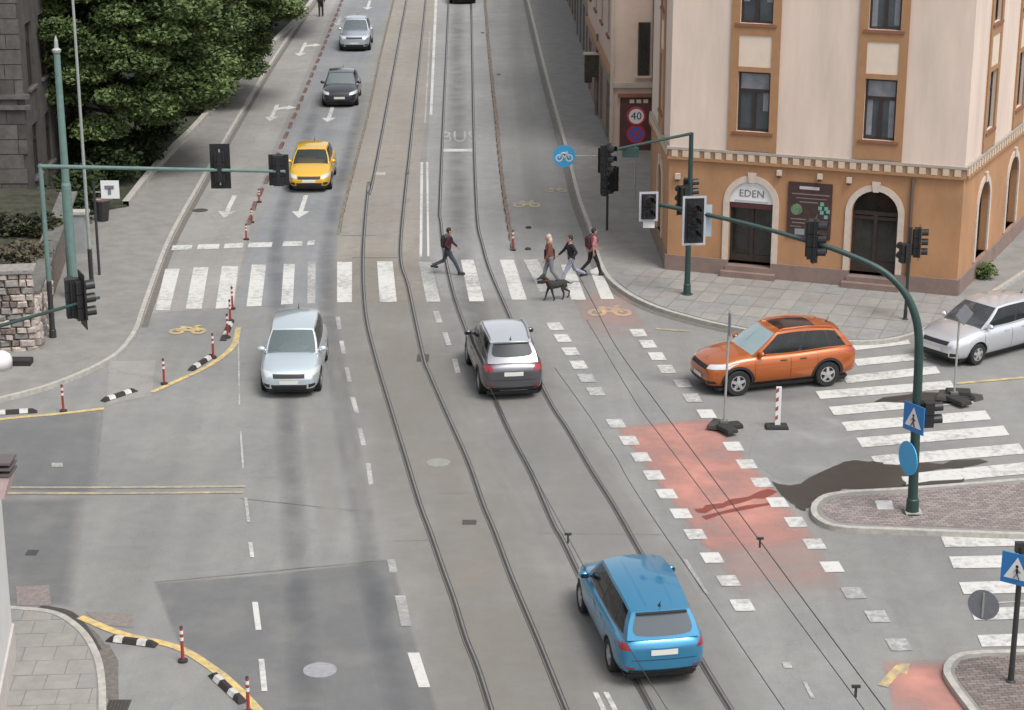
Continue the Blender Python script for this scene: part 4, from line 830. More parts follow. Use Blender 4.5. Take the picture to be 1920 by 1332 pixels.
def tree(label, base, h, cr, cz, m, lobes=70, leaf=0.17, nl=260, group=None):
    o = thing('broadleaf_tree', label, 'tree', base, 0, group); mb = MB()
    mb.tube([(0, 0, 0), (.05, .03, h * .15), (-.04, .05, h * .3), (0, 0, h * .5), (.1, 0, h * .78)], [.30, .24, .2, .14, .05], 12)
    cs, rs, ns = [], [], []
    for i in range(lobes):
        z = 1 - 1.75 * (i + .5) / lobes; q = i * 2.39996; rr = math.sqrt(max(0, 1 - min(1, z * z))) ; k = random.uniform(.62, 1.0)
        c = np.array([cr * rr * math.cos(q) * k, cr * rr * math.sin(q) * k, cz + h * .45 * z * random.uniform(.75, 1)]); cs.append(c); r = random.uniform(.9, 1.6) * cr / 5; rs.append(r); ns.append(int(nl * r * r))
        if i % 3 == 0:
            s_ = Vector((0, 0, max(h * .18, min(h * .7, c[2] - 1.6)))); e = Vector(c); md = s_.lerp(e, .5) + Vector((0, 0, .35)); mb.tube([s_, md, e], [.085, .055, .02], 6)
    mb.build('trunk', M_bark, o, smooth=True); leaves(cs, rs, ns, leaf, 'crown', m, o); return o
def at(px, py): p = G(px, py); return (p.x, p.y, 0.15)
tree('large leafy tree nearest the green poles at the upper left', at(215, 318), 12.5, 4.9, 5.9, M_leaf, 96, 0.10, 1300, 'trees behind the garden wall')
tree('second leafy tree along the garden wall, overhanging the pavement', at(352, 195), 12.5, 5.2, 6.1, M_leaf, 96, 0.105, 1200, 'trees behind the garden wall')
tree('farthest leafy tree at the top edge beside the street', at(488, 62), 12.0, 5.0, 5.9, M_leaf, 80, 0.14, 560, 'trees behind the garden wall')
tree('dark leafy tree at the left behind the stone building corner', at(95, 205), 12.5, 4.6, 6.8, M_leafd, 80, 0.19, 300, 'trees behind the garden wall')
def shrub(label, base, r, h, m=None, n=900, leaf=0.11, name='shrub'):
    o = thing(name, label, 'shrub', base, 0, 'shrubs under the trees' if name == 'shrub' else None); cs = [np.array([random.uniform(-.5, .5) * r, random.uniform(-.5, .5) * r, h * random.uniform(.3, .65)]) for _ in range(9)]
    mb = MB()
    for c in cs: mb.tube([(0, 0, 0), tuple(c * .6), tuple(c)], [.035, .025, .01], 5)
    mb.build('stem', M_bark, o); leaves(cs, [r * random.uniform(.45, .65) for _ in cs], [n // 9] * 9, leaf, 'foliage', m or M_leafd, o, 0.8, shell=.3); return o
for i, (px, py) in enumerate(((8, 428), (34, 430), (60, 432), (82, 430))):
    p = G(px, py, 1.6); shrub('olive hedge piece on the terrace above the rubble wall, ' + ('leftmost', 'second from left', 'third from left', 'rightmost')[i], (p.x, p.y, 1.4), .75, .75, mat('olive_leaf', (0.03, 0.034, 0.014), .7, var=.4, scale=2, island=.4), 900, .09, 'hedge')
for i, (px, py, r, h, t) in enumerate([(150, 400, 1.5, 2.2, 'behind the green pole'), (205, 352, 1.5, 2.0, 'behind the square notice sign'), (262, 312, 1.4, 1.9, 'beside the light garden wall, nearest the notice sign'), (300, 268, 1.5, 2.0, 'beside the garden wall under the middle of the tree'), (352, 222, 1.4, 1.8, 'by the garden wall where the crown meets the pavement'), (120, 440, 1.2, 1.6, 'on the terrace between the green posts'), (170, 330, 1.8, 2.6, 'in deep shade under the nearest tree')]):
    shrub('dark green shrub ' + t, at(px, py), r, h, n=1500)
for i, (px, py, t) in enumerate([(22, 505, 'left end'), (52, 492, 'right end')]):
    p = G(px, py, 1.5); shrub('brown green undergrowth on top of the rubble wall, ' + t, (p.x, p.y, 1.4), .8, .9, mat('dry_leaf', (0.075, 0.065, 0.04), 0.8, var=0.5, scale=2, island=.4), 700, .09, 'undergrowth')
shrub('small bright green weed clump at the foot of the corner building', tuple(G(1845, 522, PZ)), .42, .62, mat('weed_green', (0.085, 0.125, 0.03), 0.7, var=0.4, island=.3), 500, .07, 'weed_clump')
for i in range(4):
    shrub('distant hedge bush %s the street behind the trees' % ('nearest', 'second', 'third', 'farthest')[i] if False else ('dark hedge bush beside the far pavement, ' + ('nearest of the row', 'second of the row', 'third of the row', 'farthest of the row')[i]), at(400 + i * 42, 150 - i * 42), 1.5, 1.8, n=1200, leaf=.14)

# white building whose corner enters at the lower left edge
M_wht = mat('white_render', (0.55, 0.55, 0.54), 0.8, var=0.05, scale=1.5); wc = G(27, 1226, PZ)
wb_ = thing('white_building', 'white rendered building whose corner shows at the lower left edge', 'building', (wc.x, wc.y, 0), 0)
e1 = (G(-40, 1190, PZ) - wc); e1.z = 0; e1.normalize(); e2 = (G(4, 1345, PZ) - wc); e2.z = 0; e2.normalize()
Q = [wc, wc + e2 * 14, wc + e2 * 14 + e1 * 9, wc + e1 * 9]
MB().prism(xy(Q), 0, 11.5).build('wall', M_wht, wb_, True); 
off = [wc - e1 * .07 - e2 * .07, wc + e2 * 14 - e1 * .07, wc + e2 * 14 + e1 * 9, wc + e1 * 9 - e2 * .07]
k = MB(); k.prism(xy(off), 0, 0.75); k.build('plinth', mat('plinth_pale_pink', (0.46, 0.42, 0.40), 0.85, var=0.1), wb_, True)
FN = Facade(wc + e1 * 9, -e1); 
for (a, b, c, d) in ((8.05, 8.75, 1.2, 3.0), (5.6, 6.6, 1.2, 3.0), (8.0, 8.7, 4.6, 6.4), (5.6, 6.6, 4.6, 6.4)):
    k = FN.mb(); k.bb((a, -.03, c), (b, .02, d)); f = k.build('window', M_frame, wb_, True)
    for x0, x1 in ((a + .06, (a + b) / 2 - .03), ((a + b) / 2 + .03, b - .06)): k = FN.mb(); k.bb((x0, -.04, c + .06), (x1, -.02, d - .06)); k.build('pane', M_glass, f, True)
k = MB(); k.prism(xy([p + (e1 * .0) for p in Q]), 11.5, 11.9); k.build('roof_slab', M_trim, wb_, True)
# louvred pinkish box at the left edge, bracketed off the wall higher up
bx = _C + ray(8, 905) * ((wc - _C).length * 0.93 / ray(8, 905).length * 1.0)
lb = thing('louvred_box', 'small pinkish louvred box projecting at the left edge', 'vent box', (bx.x, bx.y, bx.z - .25), 0)
k = MB(); k.add([(-.5, -.2, 0), (.02, -.2, 0), (.16, -.2, .42), (-.5, -.2, .42), (-.5, .25, 0), (.02, .25, 0), (.16, .25, .42), (-.5, .25, .42)], [(0, 1, 2, 3), (1, 5, 6, 2), (5, 4, 7, 6), (3, 2, 6, 7), (0, 4, 5, 1), (0, 3, 7, 4)]); k.build('box', mat('pinkish_paint', (0.46, 0.35, 0.34), 0.7, var=0.1), lb)
for i in range(3): MB().box((-.17, .02, .47 + i * .11), (.72, .5, .045)).build('louvre', mat('louvre_grey', (.11, .09, .09), .7), lb)
MB().tube([(-.42, .02, .3), (-.42, .02, .75)], .03, 6).build('bracket', M_dark, lb); MB().tube([(-1.6, .02, .2), (-.3, .02, .2)], .03, 6).build('bracket', M_dark, lb)

# ================================================================ STREET FURNITURE
M_lens = {'red': mat('lens_red', (0.022, 0.006, 0.006), 0.3), 'amber': mat('lens_amber', (0.02, 0.013, 0.006), 0.3), 'green': mat('lens_green', (0.005, 0.014, 0.014), 0.3)}
def signal_head(par, pos, yaw, board=(0.56, 1.2), border=None, n=3, housing=M_black, name='signal_head'):
    """local -y is the face with the lenses; position is the centre of the head, in world space"""
    T = Matrix.Translation(pos) @ Matrix.Rotation(yaw, 4, 'Z'); hh = 0.30 * n
    k = MB(T.copy()); 
    for i in range(n): k.box((0, 0.03, (i - (n - 1) / 2) * -0.30), (0.30, 0.22, 0.285))
    k.box((0, 0.16, 0), (0.12, 0.06, hh * .9)); hd = k.build(name, housing, par, True)
    if board:
        k = MB(T.copy()); k.box((0, -0.02, 0), (board[0], 0.02, board[1])); k.build('backboard', M_black, hd, True)
        if border:
            bw, bh = board; t = 0.05; k = MB(T.copy())
            for sy in (-0.035, -0.003): k.box((-bw / 2 + t / 2, sy, 0), (t, .008, bh)); k.box((bw / 2 - t / 2, sy, 0), (t, .008, bh)); k.box((0, sy, bh / 2 - t / 2), (bw - 2 * t, .008, t)); k.box((0, sy, -bh / 2 + t / 2), (bw - 2 * t, .008, t))
            k.build('backboard_border', border, hd, True)
    for i in range(n):
        z = ((n - 1) / 2 - i) * 0.30; k = MB(T @ Matrix.Translation((0, -0.09, z))); k.lathe([(0.10, 0.0), (0.10, -0.012), (0.05, -0.025)], n=14, axis='y'); k.build('lens', M_lens[('red', 'amber', 'green')[i] if n == 3 else ('red', 'green')[i]], hd, True, fix=True)
        k = MB(T @ Matrix.Translation((0, -0.09, z))); m = 9; k.grid([[(0.125 * math.cos(q), 0, 0.125 * math.sin(q)), (0.125 * math.cos(q), -0.20, 0.125 * math.sin(q) + .01)] for q in [math.pi * (-.15 + 1.3 * j / m) for j in range(m + 1)]]); k.build('visor', M_black, hd, True)
    return hd
def foot(par, p, m, r=0.09):
    k = MB(); k.lathe([(r * 1.9, 0), (r * 1.9, .03), (r * 1.25, .05), (r * 1.15, .35), (r, .37)], (p.x, p.y, 0.0 if p.z == 0 else PZ), 14); k.build('pole_base', m, par, True)
# --- left gantry: mast and long arm with two heads seen from behind
b = G(100, 640); zt = HZ(100, 640, 312); mast = thing('traffic_light_mast', 'green mast with long level arm carrying two dark signal heads over the left lanes', 'traffic light', tuple(b))
tp = Vector((b.x, b.y, zt)); e = G(535, 322, zt); k = MB(); k.tube([b, b.lerp(tp, .35)], [.085, .08], 12); k.build('pole_sleeve', M_dark, mast, True); k = MB(); k.tube([b.lerp(tp, .35), tp + Vector((0, 0, .06))], [.075, .065], 12); k.build('pole', M_greenl, mast, True)
k = MB(); k.tube([tp - Vector((.06, 0, 0)), e], [.06, .045], 10); k.build('arm', M_greenl, mast, True); foot(mast, b, M_dark)
for px, v0, v1 in ((412, 272, 356), (522, 292, 350)):
    t_ = (px - 78) / (535 - 78); p = tp.lerp(e, t_); pc = VP(px, (v0 + v1) / 2, p, RL); hgt = (VP(px, v0, p, RL) - VP(px, v1, p, RL)).z
    signal_head(mast, pc + RD * .12, math.pi + RYAW - math.pi / 2, (0.58, hgt), None); k = MB(); k.tube([pc - Vector((0, 0, hgt * .4)), pc + Vector((0, 0, hgt * .4))], .022, 6); k.build('bracket', M_galv, mast, True)
# --- arm coming in from the left edge with a head
zt = 5.4; a = G(-160, 657, zt); e = G(186, 558, zt); mast = thing('traffic_light_mast', 'thin green arm reaching in from the left edge with a black signal head', 'traffic light', (a.x, a.y, 0))
k = MB(); k.tube([a, e], [.05, .035], 8); k.build('arm', M_green, mast, True); k = MB(); k.tube([(a.x, a.y, 0), (a.x, a.y, zt + .06)], [.09, .07], 12); k.build('pole', M_green, mast, True)
p = a.lerp(e, (150 + 160) / 346); signal_head(mast, p + Vector((0, .05, .05)), rad(115), (0.56, 1.25)); signal_head(mast, p + Vector((-.22, .12, .08)), rad(200), None)
# --- tall green catenary pole
b = G(139, 566); zt = HZ(139, 566, 68); o = thing('catenary_pole', 'tall grey green tram wire pole with pointed cap in front of the trees', 'pole', tuple(b)); k = MB()
k.tube([b, b + Vector((0, 0, zt * .45)), b + Vector((0, 0, zt * .46)), b + Vector((0, 0, zt - .5))], [.17, .155, .125, .10], 14); k.build('pole', M_greenl, o, True)
k = MB(); k.lathe([(.13, zt - .5), (.15, zt - .42), (.07, zt - .36), (.06, zt - .15), (.02, zt)], (b.x, b.y, 0), 12); k.build('cap', M_galv, o, True); foot(o, b, M_greenl, .17)
# --- slim grey lamp post
b = G(173, 545); o = thing('lamp_post', 'slim pale grey lamp post with dark sleeve beside the green pole', 'lamp post', tuple(b)); k = MB(); zt = 11.0
k.tube([b + Vector((0, 0, 1.4)), b + Vector((0, 0, 5)), b + Vector((0, 0, zt))], [.06, .05, .04], 10); k.build('pole', M_galv, o, True); k = MB(); k.tube([b, b + Vector((0, 0, 1.4))], .075, 10); k.build('sleeve', M_dark, o, True)
k = MB(); k.tube([(b.x, b.y, zt), (b.x + .3, b.y, zt + .25), (b.x + 1.2, b.y, zt + .35)], .035, 8); k.build('arm', M_galv, o, True); k = MB(); k.box((b.x + 1.5, b.y, zt + .33), (.7, .28, .12)); k.build('lantern', M_galv, o, True)
# --- notice sign post with bin
b = G(187, 522); o = thing('notice_post', 'dark post with square white notice sign seen by the hedge', 'sign', tuple(b)); zt = HZ(187, 522, 340); k = MB(); k.tube([b, b + Vector((0, 0, zt))], .045, 8); k.build('post', M_dark, o, True)
pc = VP(207, 355, b, RL); k = MB(); k.box(pc + Vector((0, -.06, 0)), (.60, .03, .60)); pl = k.build('sign_plate', M_signw, o, True); k = MB(); k.box(pc + Vector((-.02, -.085, .08)), (.30, .015, .12)); k.box(pc + Vector((-.02, -.085, -.06)), (.1, .015, .2)); k.build('sign_symbol', M_back, pl, True)
k = MB(); k.tube([pc + Vector((-.5, 0, -.1)), pc + Vector((.1, 0, -.1))], .02, 6); k.tube([pc + Vector((-.5, 0, -.35)), pc + Vector((.05, 0, -.35))], .02, 6); k.build('frame', M_galv, o, True)
b2 = G(193, 420); o = thing('litter_bin', 'dark litter bin with rim below the notice sign', 'bin', tuple(b2)); k = MB(); k.lathe([(.22, .15), (.30, .85), (.30, .9), (.24, .9), (.24, .6)], (b2.x, b2.y, 0), 14); k.build('bin_body', M_dark, o, True); k = MB(); k.lathe([(.32, .88), (.33, .93), (.27, .95)], (b2.x, b2.y, 0), 14); k.build('rim', M_rubr, o, True); k = MB(); k.tube([(b2.x, b2.y, 0), (b2.x, b2.y, .2)], .08, 8); k.build('bin_stand', M_dark, o, True)
b2 = G(150, 480); o = thing('utility_cabinet', 'grey and navy utility cabinet behind the lamp post', 'cabinet', tuple(b2)); k = MB(); k.box((b2.x + .08, b2.y, .75), (.36, .4, 1.5)); k.build('cabinet_body', mat('cabinet_grey', (0.28, 0.29, 0.3), 0.6, var=0.1), o, True); k = MB(); k.box((b2.x - .2, b2.y - .05, .65), (.2, .34, 1.3)); k.build('cabinet_door', mat('cabinet_navy', (0.03, 0.045, 0.075), 0.5), o, True); k = MB(); k.box((b2.x, b2.y, 1.56), (.8, .5, .1)); k.build('cabinet_lid', M_kerb, o, True)
# --- rounded white block at the left edge
b2 = G(2, 690, PZ); o = thing('white_bollard', 'rounded white block with a low dark box at the left edge of the pavement', 'bollard', tuple(b2)); k = MB(); k.lathe([(.40, 0), (.41, .25), (.36, .38), (.24, .46), (.02, .49)], (b2.x - .08, b2.y, PZ), 18); k.build('block', M_wh, o, True, True); k = MB(); k.box((b2.x + .5, b2.y + .35, PZ + .08), (.6, .4, .16)); k.build('base', M_rub, o, True)  # low dark box beside the white block

# --- signal mast by the building
b = G(1288, 553, PZ); zt = HZ(1288, 550, 242); top = Vector((b.x, b.y, zt)); o = thing('traffic_light_mast', 'dark mast with angled arm standing before the left corner of the ochre building', 'traffic light', tuple(b))
k = MB(); k.tube([b, b.lerp(top, .3), top], [.10, .085, .07], 12); k.build('pole', M_green, o, True); e = G(1136, 284, zt - .05); k = MB(); k.tube([top - Vector((0, 0, .03)), e], [.05, .04], 8); k.build('arm', M_green, o, True); foot(o, b, M_green, .1)
pc = VP(1284, 372, b, RL); signal_head(o, pc + Vector((-.08, -.25, 0)), math.pi + .5, (.42, .95)); signal_head(o, pc + Vector((.15, .2, .15)), rad(100), None)
pc = e; signal_head(o, pc + Vector((.03, 0, -.25)), rad(60), (.40, .95))
k = MB(); pp = top.lerp(e, .72); k.box(pp + Vector((0, 0, -.2)), (.5, .2, .28)); k.build('control_box', M_green, o, True)
# --- post with blue cycle sign and stacked heads
b = G(1138, 432, PZ); zt = HZ(1138, 432, 268); o = thing('traffic_light_post', 'thin post with black signal heads and round blue cycle sign held out to the left', 'traffic light', tuple(b)); k = MB(); k.tube([b, (b.x, b.y, zt)], .045, 8); k.build('post', M_dark, o, True)
for px, v, yw in ((1131, 300, 20), (1150, 335, 200), (1136, 345, 80)): signal_head(o, VP(px, v, b, RL) + Vector((0, random.uniform(-.1, .1), 0)), rad(yw), (.36, .78) if px != 1131 else (.42, .9))
pc = VP(1058, 293, b, RL); k = MB(); k.tube([pc + Vector((.1, .06, 0)), VP(1135, 293, b, RL)], .02, 6); k.build('sign_bracket', M_galv, o, True)
def disc_sign(par, c, r, m, yaw=0.0, border=None, dk=24):
    T = Matrix.Translation(c) @ Matrix.Rotation(yaw, 4, 'Z'); k = MB(T.copy()); k.lathe([(r, 0.012), (r, -0.012)], n=dk, axis='y'); p = k.build('sign_disc', m, par, True, fix=True)
    if border: k = MB(T.copy()); k.grid([[(r * 1.0 * math.cos(q), -.016, r * math.sin(q)), (r * .80 * math.cos(q), -.016, r * .80 * math.sin(q))] for q in [2 * math.pi * i / dk for i in range(dk + 1)]]); k.build('sign_ring', border, p, True)
    return p, T
p, T = disc_sign(o, pc, .40, M_blues); k = MB(T @ Matrix.Diagonal((.42, 1, .42, 1)))
for sx in (-.42, .42): k.grid([[(sx + .33 * math.cos(q), -.018, -.15 + .33 * math.sin(q)), (sx + .22 * math.cos(q), -.018, -.15 + .22 * math.sin(q))] for q in [2 * math.pi * i / 12 for i in range(13)]])
for q, r in (((-.42, -.15), (-.2, .3)), ((-.2, .3), (.25, .25)), ((-.2, .3), (0, -.15)), ((0, -.15), (.28, .3)), ((.42, -.15), (.22, .42))): k.tube([(q[0], -.02, q[1]), (r[0], -.02, r[1])], .06, 5)
k.build('cycle_symbol', M_signw, p, True)
# --- speed limit and no-stopping signs
b = G(1190, 374, PZ); zt = HZ(1190, 372, 197); o = thing('sign_post', 'post with speed limit 40 disc above blue no-stopping disc beside the corner building', 'sign', tuple(b)); k = MB(); k.tube([b + Vector((0, .05, 0)), (b.x, b.y + .05, zt + .05)], .035, 8); k.build('post', M_galv, o, True)
p, T = disc_sign(o, Vector((b.x, b.y, HZ(1190, 372, 212))), .36, M_signw, 0, M_signr); tx = text_obj('lettering', '40', .42, M_signk, p); tx.data.transform(wm(o).inverted() @ T @ Matrix.Translation((0, -.02, 0)) @ Matrix.Rotation(math.pi / 2, 4, 'X'))
k = MB(T.copy()); k.box((0, .015, -.35), (.74, .012, 1.5)); k.build('sign_backplate', mat('backplate_maroon', (0.10, 0.015, 0.02), 0.5), o, True)
p, T = disc_sign(o, Vector((b.x, b.y, HZ(1190, 372, 245))), .36, mat('sign_violet_blue', (0.05, 0.09, 0.36), 0.4), 0, M_signr); k = MB(T.copy())
for s_ in (-1, 1): k.add([(-.25, -.018 - .001 * s_, s_ * .21), (-.21, -.018 - .001 * s_, s_ * .25), (.25, -.018 - .001 * s_, -s_ * .21), (.21, -.018 - .001 * s_, -s_ * .25)], [(0, 1, 2, 3)])
k.build('sign_cross', M_signr, p, True)
# --- brown sign on a post up the pavement
b = G(1118, 216, PZ); zt = HZ(1118, 216, 60); o = thing('street_sign', 'brown wooden sign box on a post up the right pavement', 'sign', tuple(b)); k = MB(); k.tube([b, (b.x, b.y, zt)], [.09, .05], 8); k.build('post', M_rub2, o, True)
pc = VP(1115, 124, b, RL); k = MB(); k.box(pc, (.95, .35, 1.0)); s_ = k.build('sign_box', mat('brown_wood', (0.055, 0.042, 0.03), 0.8, var=0.4, scale=6), o, True); k = MB(); k.box(pc + Vector((0, 0, .58)), (1.05, .45, .08)); k.build('sign_cap', M_arch, s_, True); k = MB(); k.box(pc + Vector((-.3, -.1, -.6)), (.35, .3, .3)); k.build('sign_lamp', M_dark, s_, True)

# --- big curved mast on the island
b = G(1710, 962, PZ); d = (-RL * math.cos(rad(24)) + RD * math.sin(rad(24))).normalized(); o = thing('curved_traffic_mast', 'big dark green mast on the island curving into a long arm with bordered signal heads', 'traffic light', tuple(b))
pts = [VP(u, v, b, d) for u, v in ((1711, 940), (1717, 800), (1722, 690), (1722, 625), (1712, 580), (1692, 543), (1660, 512), (1620, 490), (1560, 466), (1500, 448), (1420, 425), (1340, 406), (1280, 393), (1230, 383))]
P = spl([b] + pts, 4); n = len(P); k = MB(); k.tube(P, [.125 - .075 * min(1, i / (n * .75)) for i in range(n)], 14); k.build('pole', M_green, o, True, True); foot(o, b, M_green, .125); k = MB(); k.box((b.x + .02, b.y - .02, PZ + .03), (.38, .34, .05)); k.build('base_plate', M_kerb, o, True)
byaw = math.pi + .12
for (px, v0, v1, wpx) in ((1215, 357, 412, 36), (1300, 365, 457, 45)):
    p = VP(px, (v0 + v1) / 2, b, d); h = (VP(px, v0, b, d) - VP(px, v1, b, d)).z; wd = wpx * (p.y / FPX) * 1.02
    signal_head(o, p + Vector((0, -.14, 0)), 0.10, (wd, h), mat('border_pale', (0.40, 0.40, 0.43), 0.6), 2 if h < .9 else 3)
p = VP(1216, 419, b, d); k = MB(); k.box(p + Vector((0, -.1, 0)), (.27, .02, .17)); k.build('number_plate', M_signw, o, True)
p = VP(1326, 415, b, d); k = MB(); k.box(p + Vector((0, .05, 0)), (.22, .02, .75)); k.build('side_plate', mat('plate_pale_blue', (0.36, 0.44, 0.5), 0.5), o, True)
p = VP(1526, 448, b, d); signal_head(o, p + Vector((0, -.05, 0)), rad(75), (.46, 1.05)); 
p = VP(1526, 480, b, d); k = MB(); k.box(p, (.14, .2, .3)); k.build('bracket', M_dark, o, True)
def ped_sign(par, c, sz, yaw):
    T = Matrix.Translation(c) @ Matrix.Rotation(yaw, 4, 'Z'); k = MB(T.copy()); k.box((0, 0, 0), (sz, .025, sz)); pl = k.build('sign_plate', M_blue, par, True)
    h = sz * .40; k = MB(T.copy()); k.add([(-h, -.016, -h * .8), (h, -.016, -h * .8), (0, -.016, h)], [(0, 1, 2)]); k.build('sign_triangle', M_signw, pl, True)
    k = MB(T @ Matrix.Translation((0, -.02, -.1 * sz)) @ Matrix.Diagonal((sz, 1, sz, 1))); k.ball((0, 0, .20), (.05, .006, .05), 8, 5); k.tube([(0, 0, .14), (.01, 0, -.02)], .04, 5, flat=.2); k.tube([(.01, 0, -.02), (-.1, 0, -.2)], .03, 5, flat=.2); k.tube([(.01, 0, -.02), (.1, 0, -.2)], .03, 5, flat=.2); k.tube([(0, 0, .12), (.12, 0, .02)], .022, 5, flat=.2); k.tube([(0, 0, .12), (-.11, 0, .0)], .022, 5, flat=.2); k.build('walking_figure', M_signk, pl, True); return pl
p = VP(1711, 780, b, RL); ped_sign(o, p + Vector((.0, -.16, 0)), .66, rad(-58))
p = VP(1703, 857, b, RL); disc_sign(o, p + Vector((-.02, -.08, 0)), .40, M_blues, rad(-70))
p = VP(1738, 776, b, RL); signal_head(o, p + Vector((.05, .0, 0)), rad(95), None, None, 2, name='pedestrian_signal')
# --- signal post by the right building corner
b = G(1697, 600, PZ); o = thing('traffic_light_post', 'slim dark post with paired black signal heads before the right building corner', 'traffic light', tuple(b)); zt = HZ(1697, 600, 420); k = MB(); k.tube([b, (b.x, b.y, zt)], .05, 8); k.build('post', M_dark, o, True); foot(o, b, M_dark, .05)
p = VP(1722, 455, b, RL); signal_head(o, p, rad(78), (.42, 1.05)); p = VP(1698, 470, b, RL); signal_head(o, p + Vector((-.05, -.1, -.05)), rad(200), None, n=2)
# --- temporary sign posts on rubber feet
def rubber_feet(par, p, n=3, sc=1.0):
    for i in range(n):
        q = i * 2.2 + .5; k = MB(Matrix.Translation((p.x + .22 * sc * math.cos(q), p.y + .3 * sc * math.sin(q), .013 + .035 * i)) @ Matrix.Rotation(.3 + i * .9, 4, 'Z')); k.box((0, 0, .06), (.62 * sc, .34 * sc, .12), 0, .9); o = k.build('rubber_foot', M_rub if i != 1 else mat('rubber_worn', (0.05, 0.045, 0.042), 0.85, var=0.3, scale=9), par, True); bevel(o, .02, 1)
    k = MB(); k.box((p.x, p.y, .2), (.2, .16, .12)); k.build('post_socket', mat('grey_socket', (0.12, 0.12, 0.12), 0.8), par, True)
b = G(1357, 806); o = thing('temporary_post', 'bare grey post on stacked black rubber feet in front of the orange car', 'sign', tuple(b)); zt = HZ(1357, 803, 583); k = MB(); k.tube([b, (b.x + .05, b.y, zt)], .03, 8); k.build('post', M_galv, o, True); rubber_feet(o, b); k = MB(); k.box((b.x + .06, b.y, zt - .3), (.035, .34, .6)); k.build('sign_plate', M_back, o, True)
b = G(1788, 752); o = thing('temporary_post', 'grey square sign seen from behind on a rubber footed post by the silver car', 'sign', tuple(b)); zt = HZ(1790, 748, 578); k = MB(); k.tube([b, (b.x, b.y, zt)], .03, 8); k.build('post', M_galv, o, True); rubber_feet(o, b, 4, 1.15)
k = MB(Matrix.Translation((b.x + .12, b.y - .03, zt - .12)) @ Matrix.Rotation(rad(25), 4, 'Z') @ Matrix.Rotation(rad(45), 4, 'Y')); k.box((0, 0, 0), (.42, .02, .42)); k.build('sign_plate', M_back, o, True)
# --- striped guide beacon
b = G(1456, 803); o = thing('guide_beacon', 'red and white striped guide beacon on black rubber foot', 'beacon', tuple(b)); k = MB(); k.box((b.x, b.y, .05), (.62, .36, .10), 0, .9); bevel(k.build('rubber_foot', M_rub, o, True), .02, 1); k = MB(); k.box((b.x + .02, b.y, .62), (.14, .07, 1.04)); pb = k.build('board', M_wh, o, True)
for i in range(4): k = MB(); z = .22 + i * .25; k.add([(b.x - .055, b.y - .037, z), (b.x + .02, b.y - .037, z + .05), (b.x + .02, b.y - .037, z + .16), (b.x - .055, b.y - .037, z + .11)], [(0, 1, 2, 3)]); k.build('stripe', mat('faded_red', (0.26, 0.06, 0.05), 0.6), pb, True)
# --- near right pedestrian sign post
b = G(1895, 1279, PZ); o = thing('crossing_sign_post', 'dark post with blue pedestrian crossing sign and grey disc seen from behind', 'sign', tuple(b)); zt = HZ(1895, 1278, 1015); k = MB(); k.tube([b, (b.x, b.y, zt)], .055, 10); k.build('post', M_dark, o, True); foot(o, b, M_dark, .05)
p = VP(1905, 1064, b, RL); ped_sign(o, p + Vector((0, -.1, 0)), .62, rad(-35)); p = VP(1843, 1132, b, RL); pl, T = disc_sign(o, p + Vector((0, -.05, 0)), .30, M_back, rad(-28)); k = MB(T.copy()); k.box((0, -.02, 0), (.03, .03, .5)); k.build('sign_rib', M_galv, pl, True); k = MB(); k.tube([p + Vector((.05, 0, 0)), VP(1940, 1126, b, RL)], .018, 6); k.build('sign_bracket', M_galv, o, True)
k = MB(); p = VP(1910, 1028, b, RL); k.box(p + Vector((.03, .05, 0)), (.16, .12, .2)); k.build('lamp_unit', M_dark, o, True)

# --- flexible red posts
def flex_post(px, py, h, label):
    p = G(px, py); o = thing('flexible_post', label, 'bollard', (p.x, p.y, .0135), 0, 'red flexible lane posts'); k = MB(); k.lathe([(.10, 0), (.10, .03), (.055, .045)], n=12); k.build('base', M_rub, o); k = MB(); k.lathe([(.034, .03), (.032, h)], n=10); pb = k.build('post', M_redp, o, smooth=False); k = MB(); k.lathe([(.037, h * .62), (.037, h * .72)], n=10); k.build('white_band', M_wh, pb); k = MB(); k.lathe([(.037, h * .82), (.037, h * .92)], n=10); k.build('white_band', M_wh, pb); k = MB(); k.lathe([(.034, h), (.025, h + .03)], n=10); k.build('cap', M_dark, pb); return o
for px, py, h, l in ((119, 772, .72, 'red flexible post on the yellow line nearest the left edge'), (308, 721, .72, 'red flexible post at the lower end of the upper curved yellow line'), (400, 672, .72, 'red flexible post between the two upper rubber blocks by the curved yellow line'), (427, 634, .72, 'red flexible post at the upper end of the curved yellow line'), (343, 1241, .72, 'red flexible post on the near left yellow curve'), (466, 1338, .72, 'red flexible post at the bottom edge on the near left yellow curve'),
                    (432, 605, .7, 'lowest red flexible post of the row by the zebra crossing'), (436, 580, .7, 'second red flexible post of the row over the zebra crossing'), (462, 450, .55, 'red flexible post just above the dashed stop line'), (472, 418, .5, 'red flexible post second above the dashed stop line'), (486, 380, .5, 'red flexible post left of the yellow car'), (962, 470, .7, 'red flexible post at the end of the right divider row by the crossing')):
    flex_post(px, py, h, l)
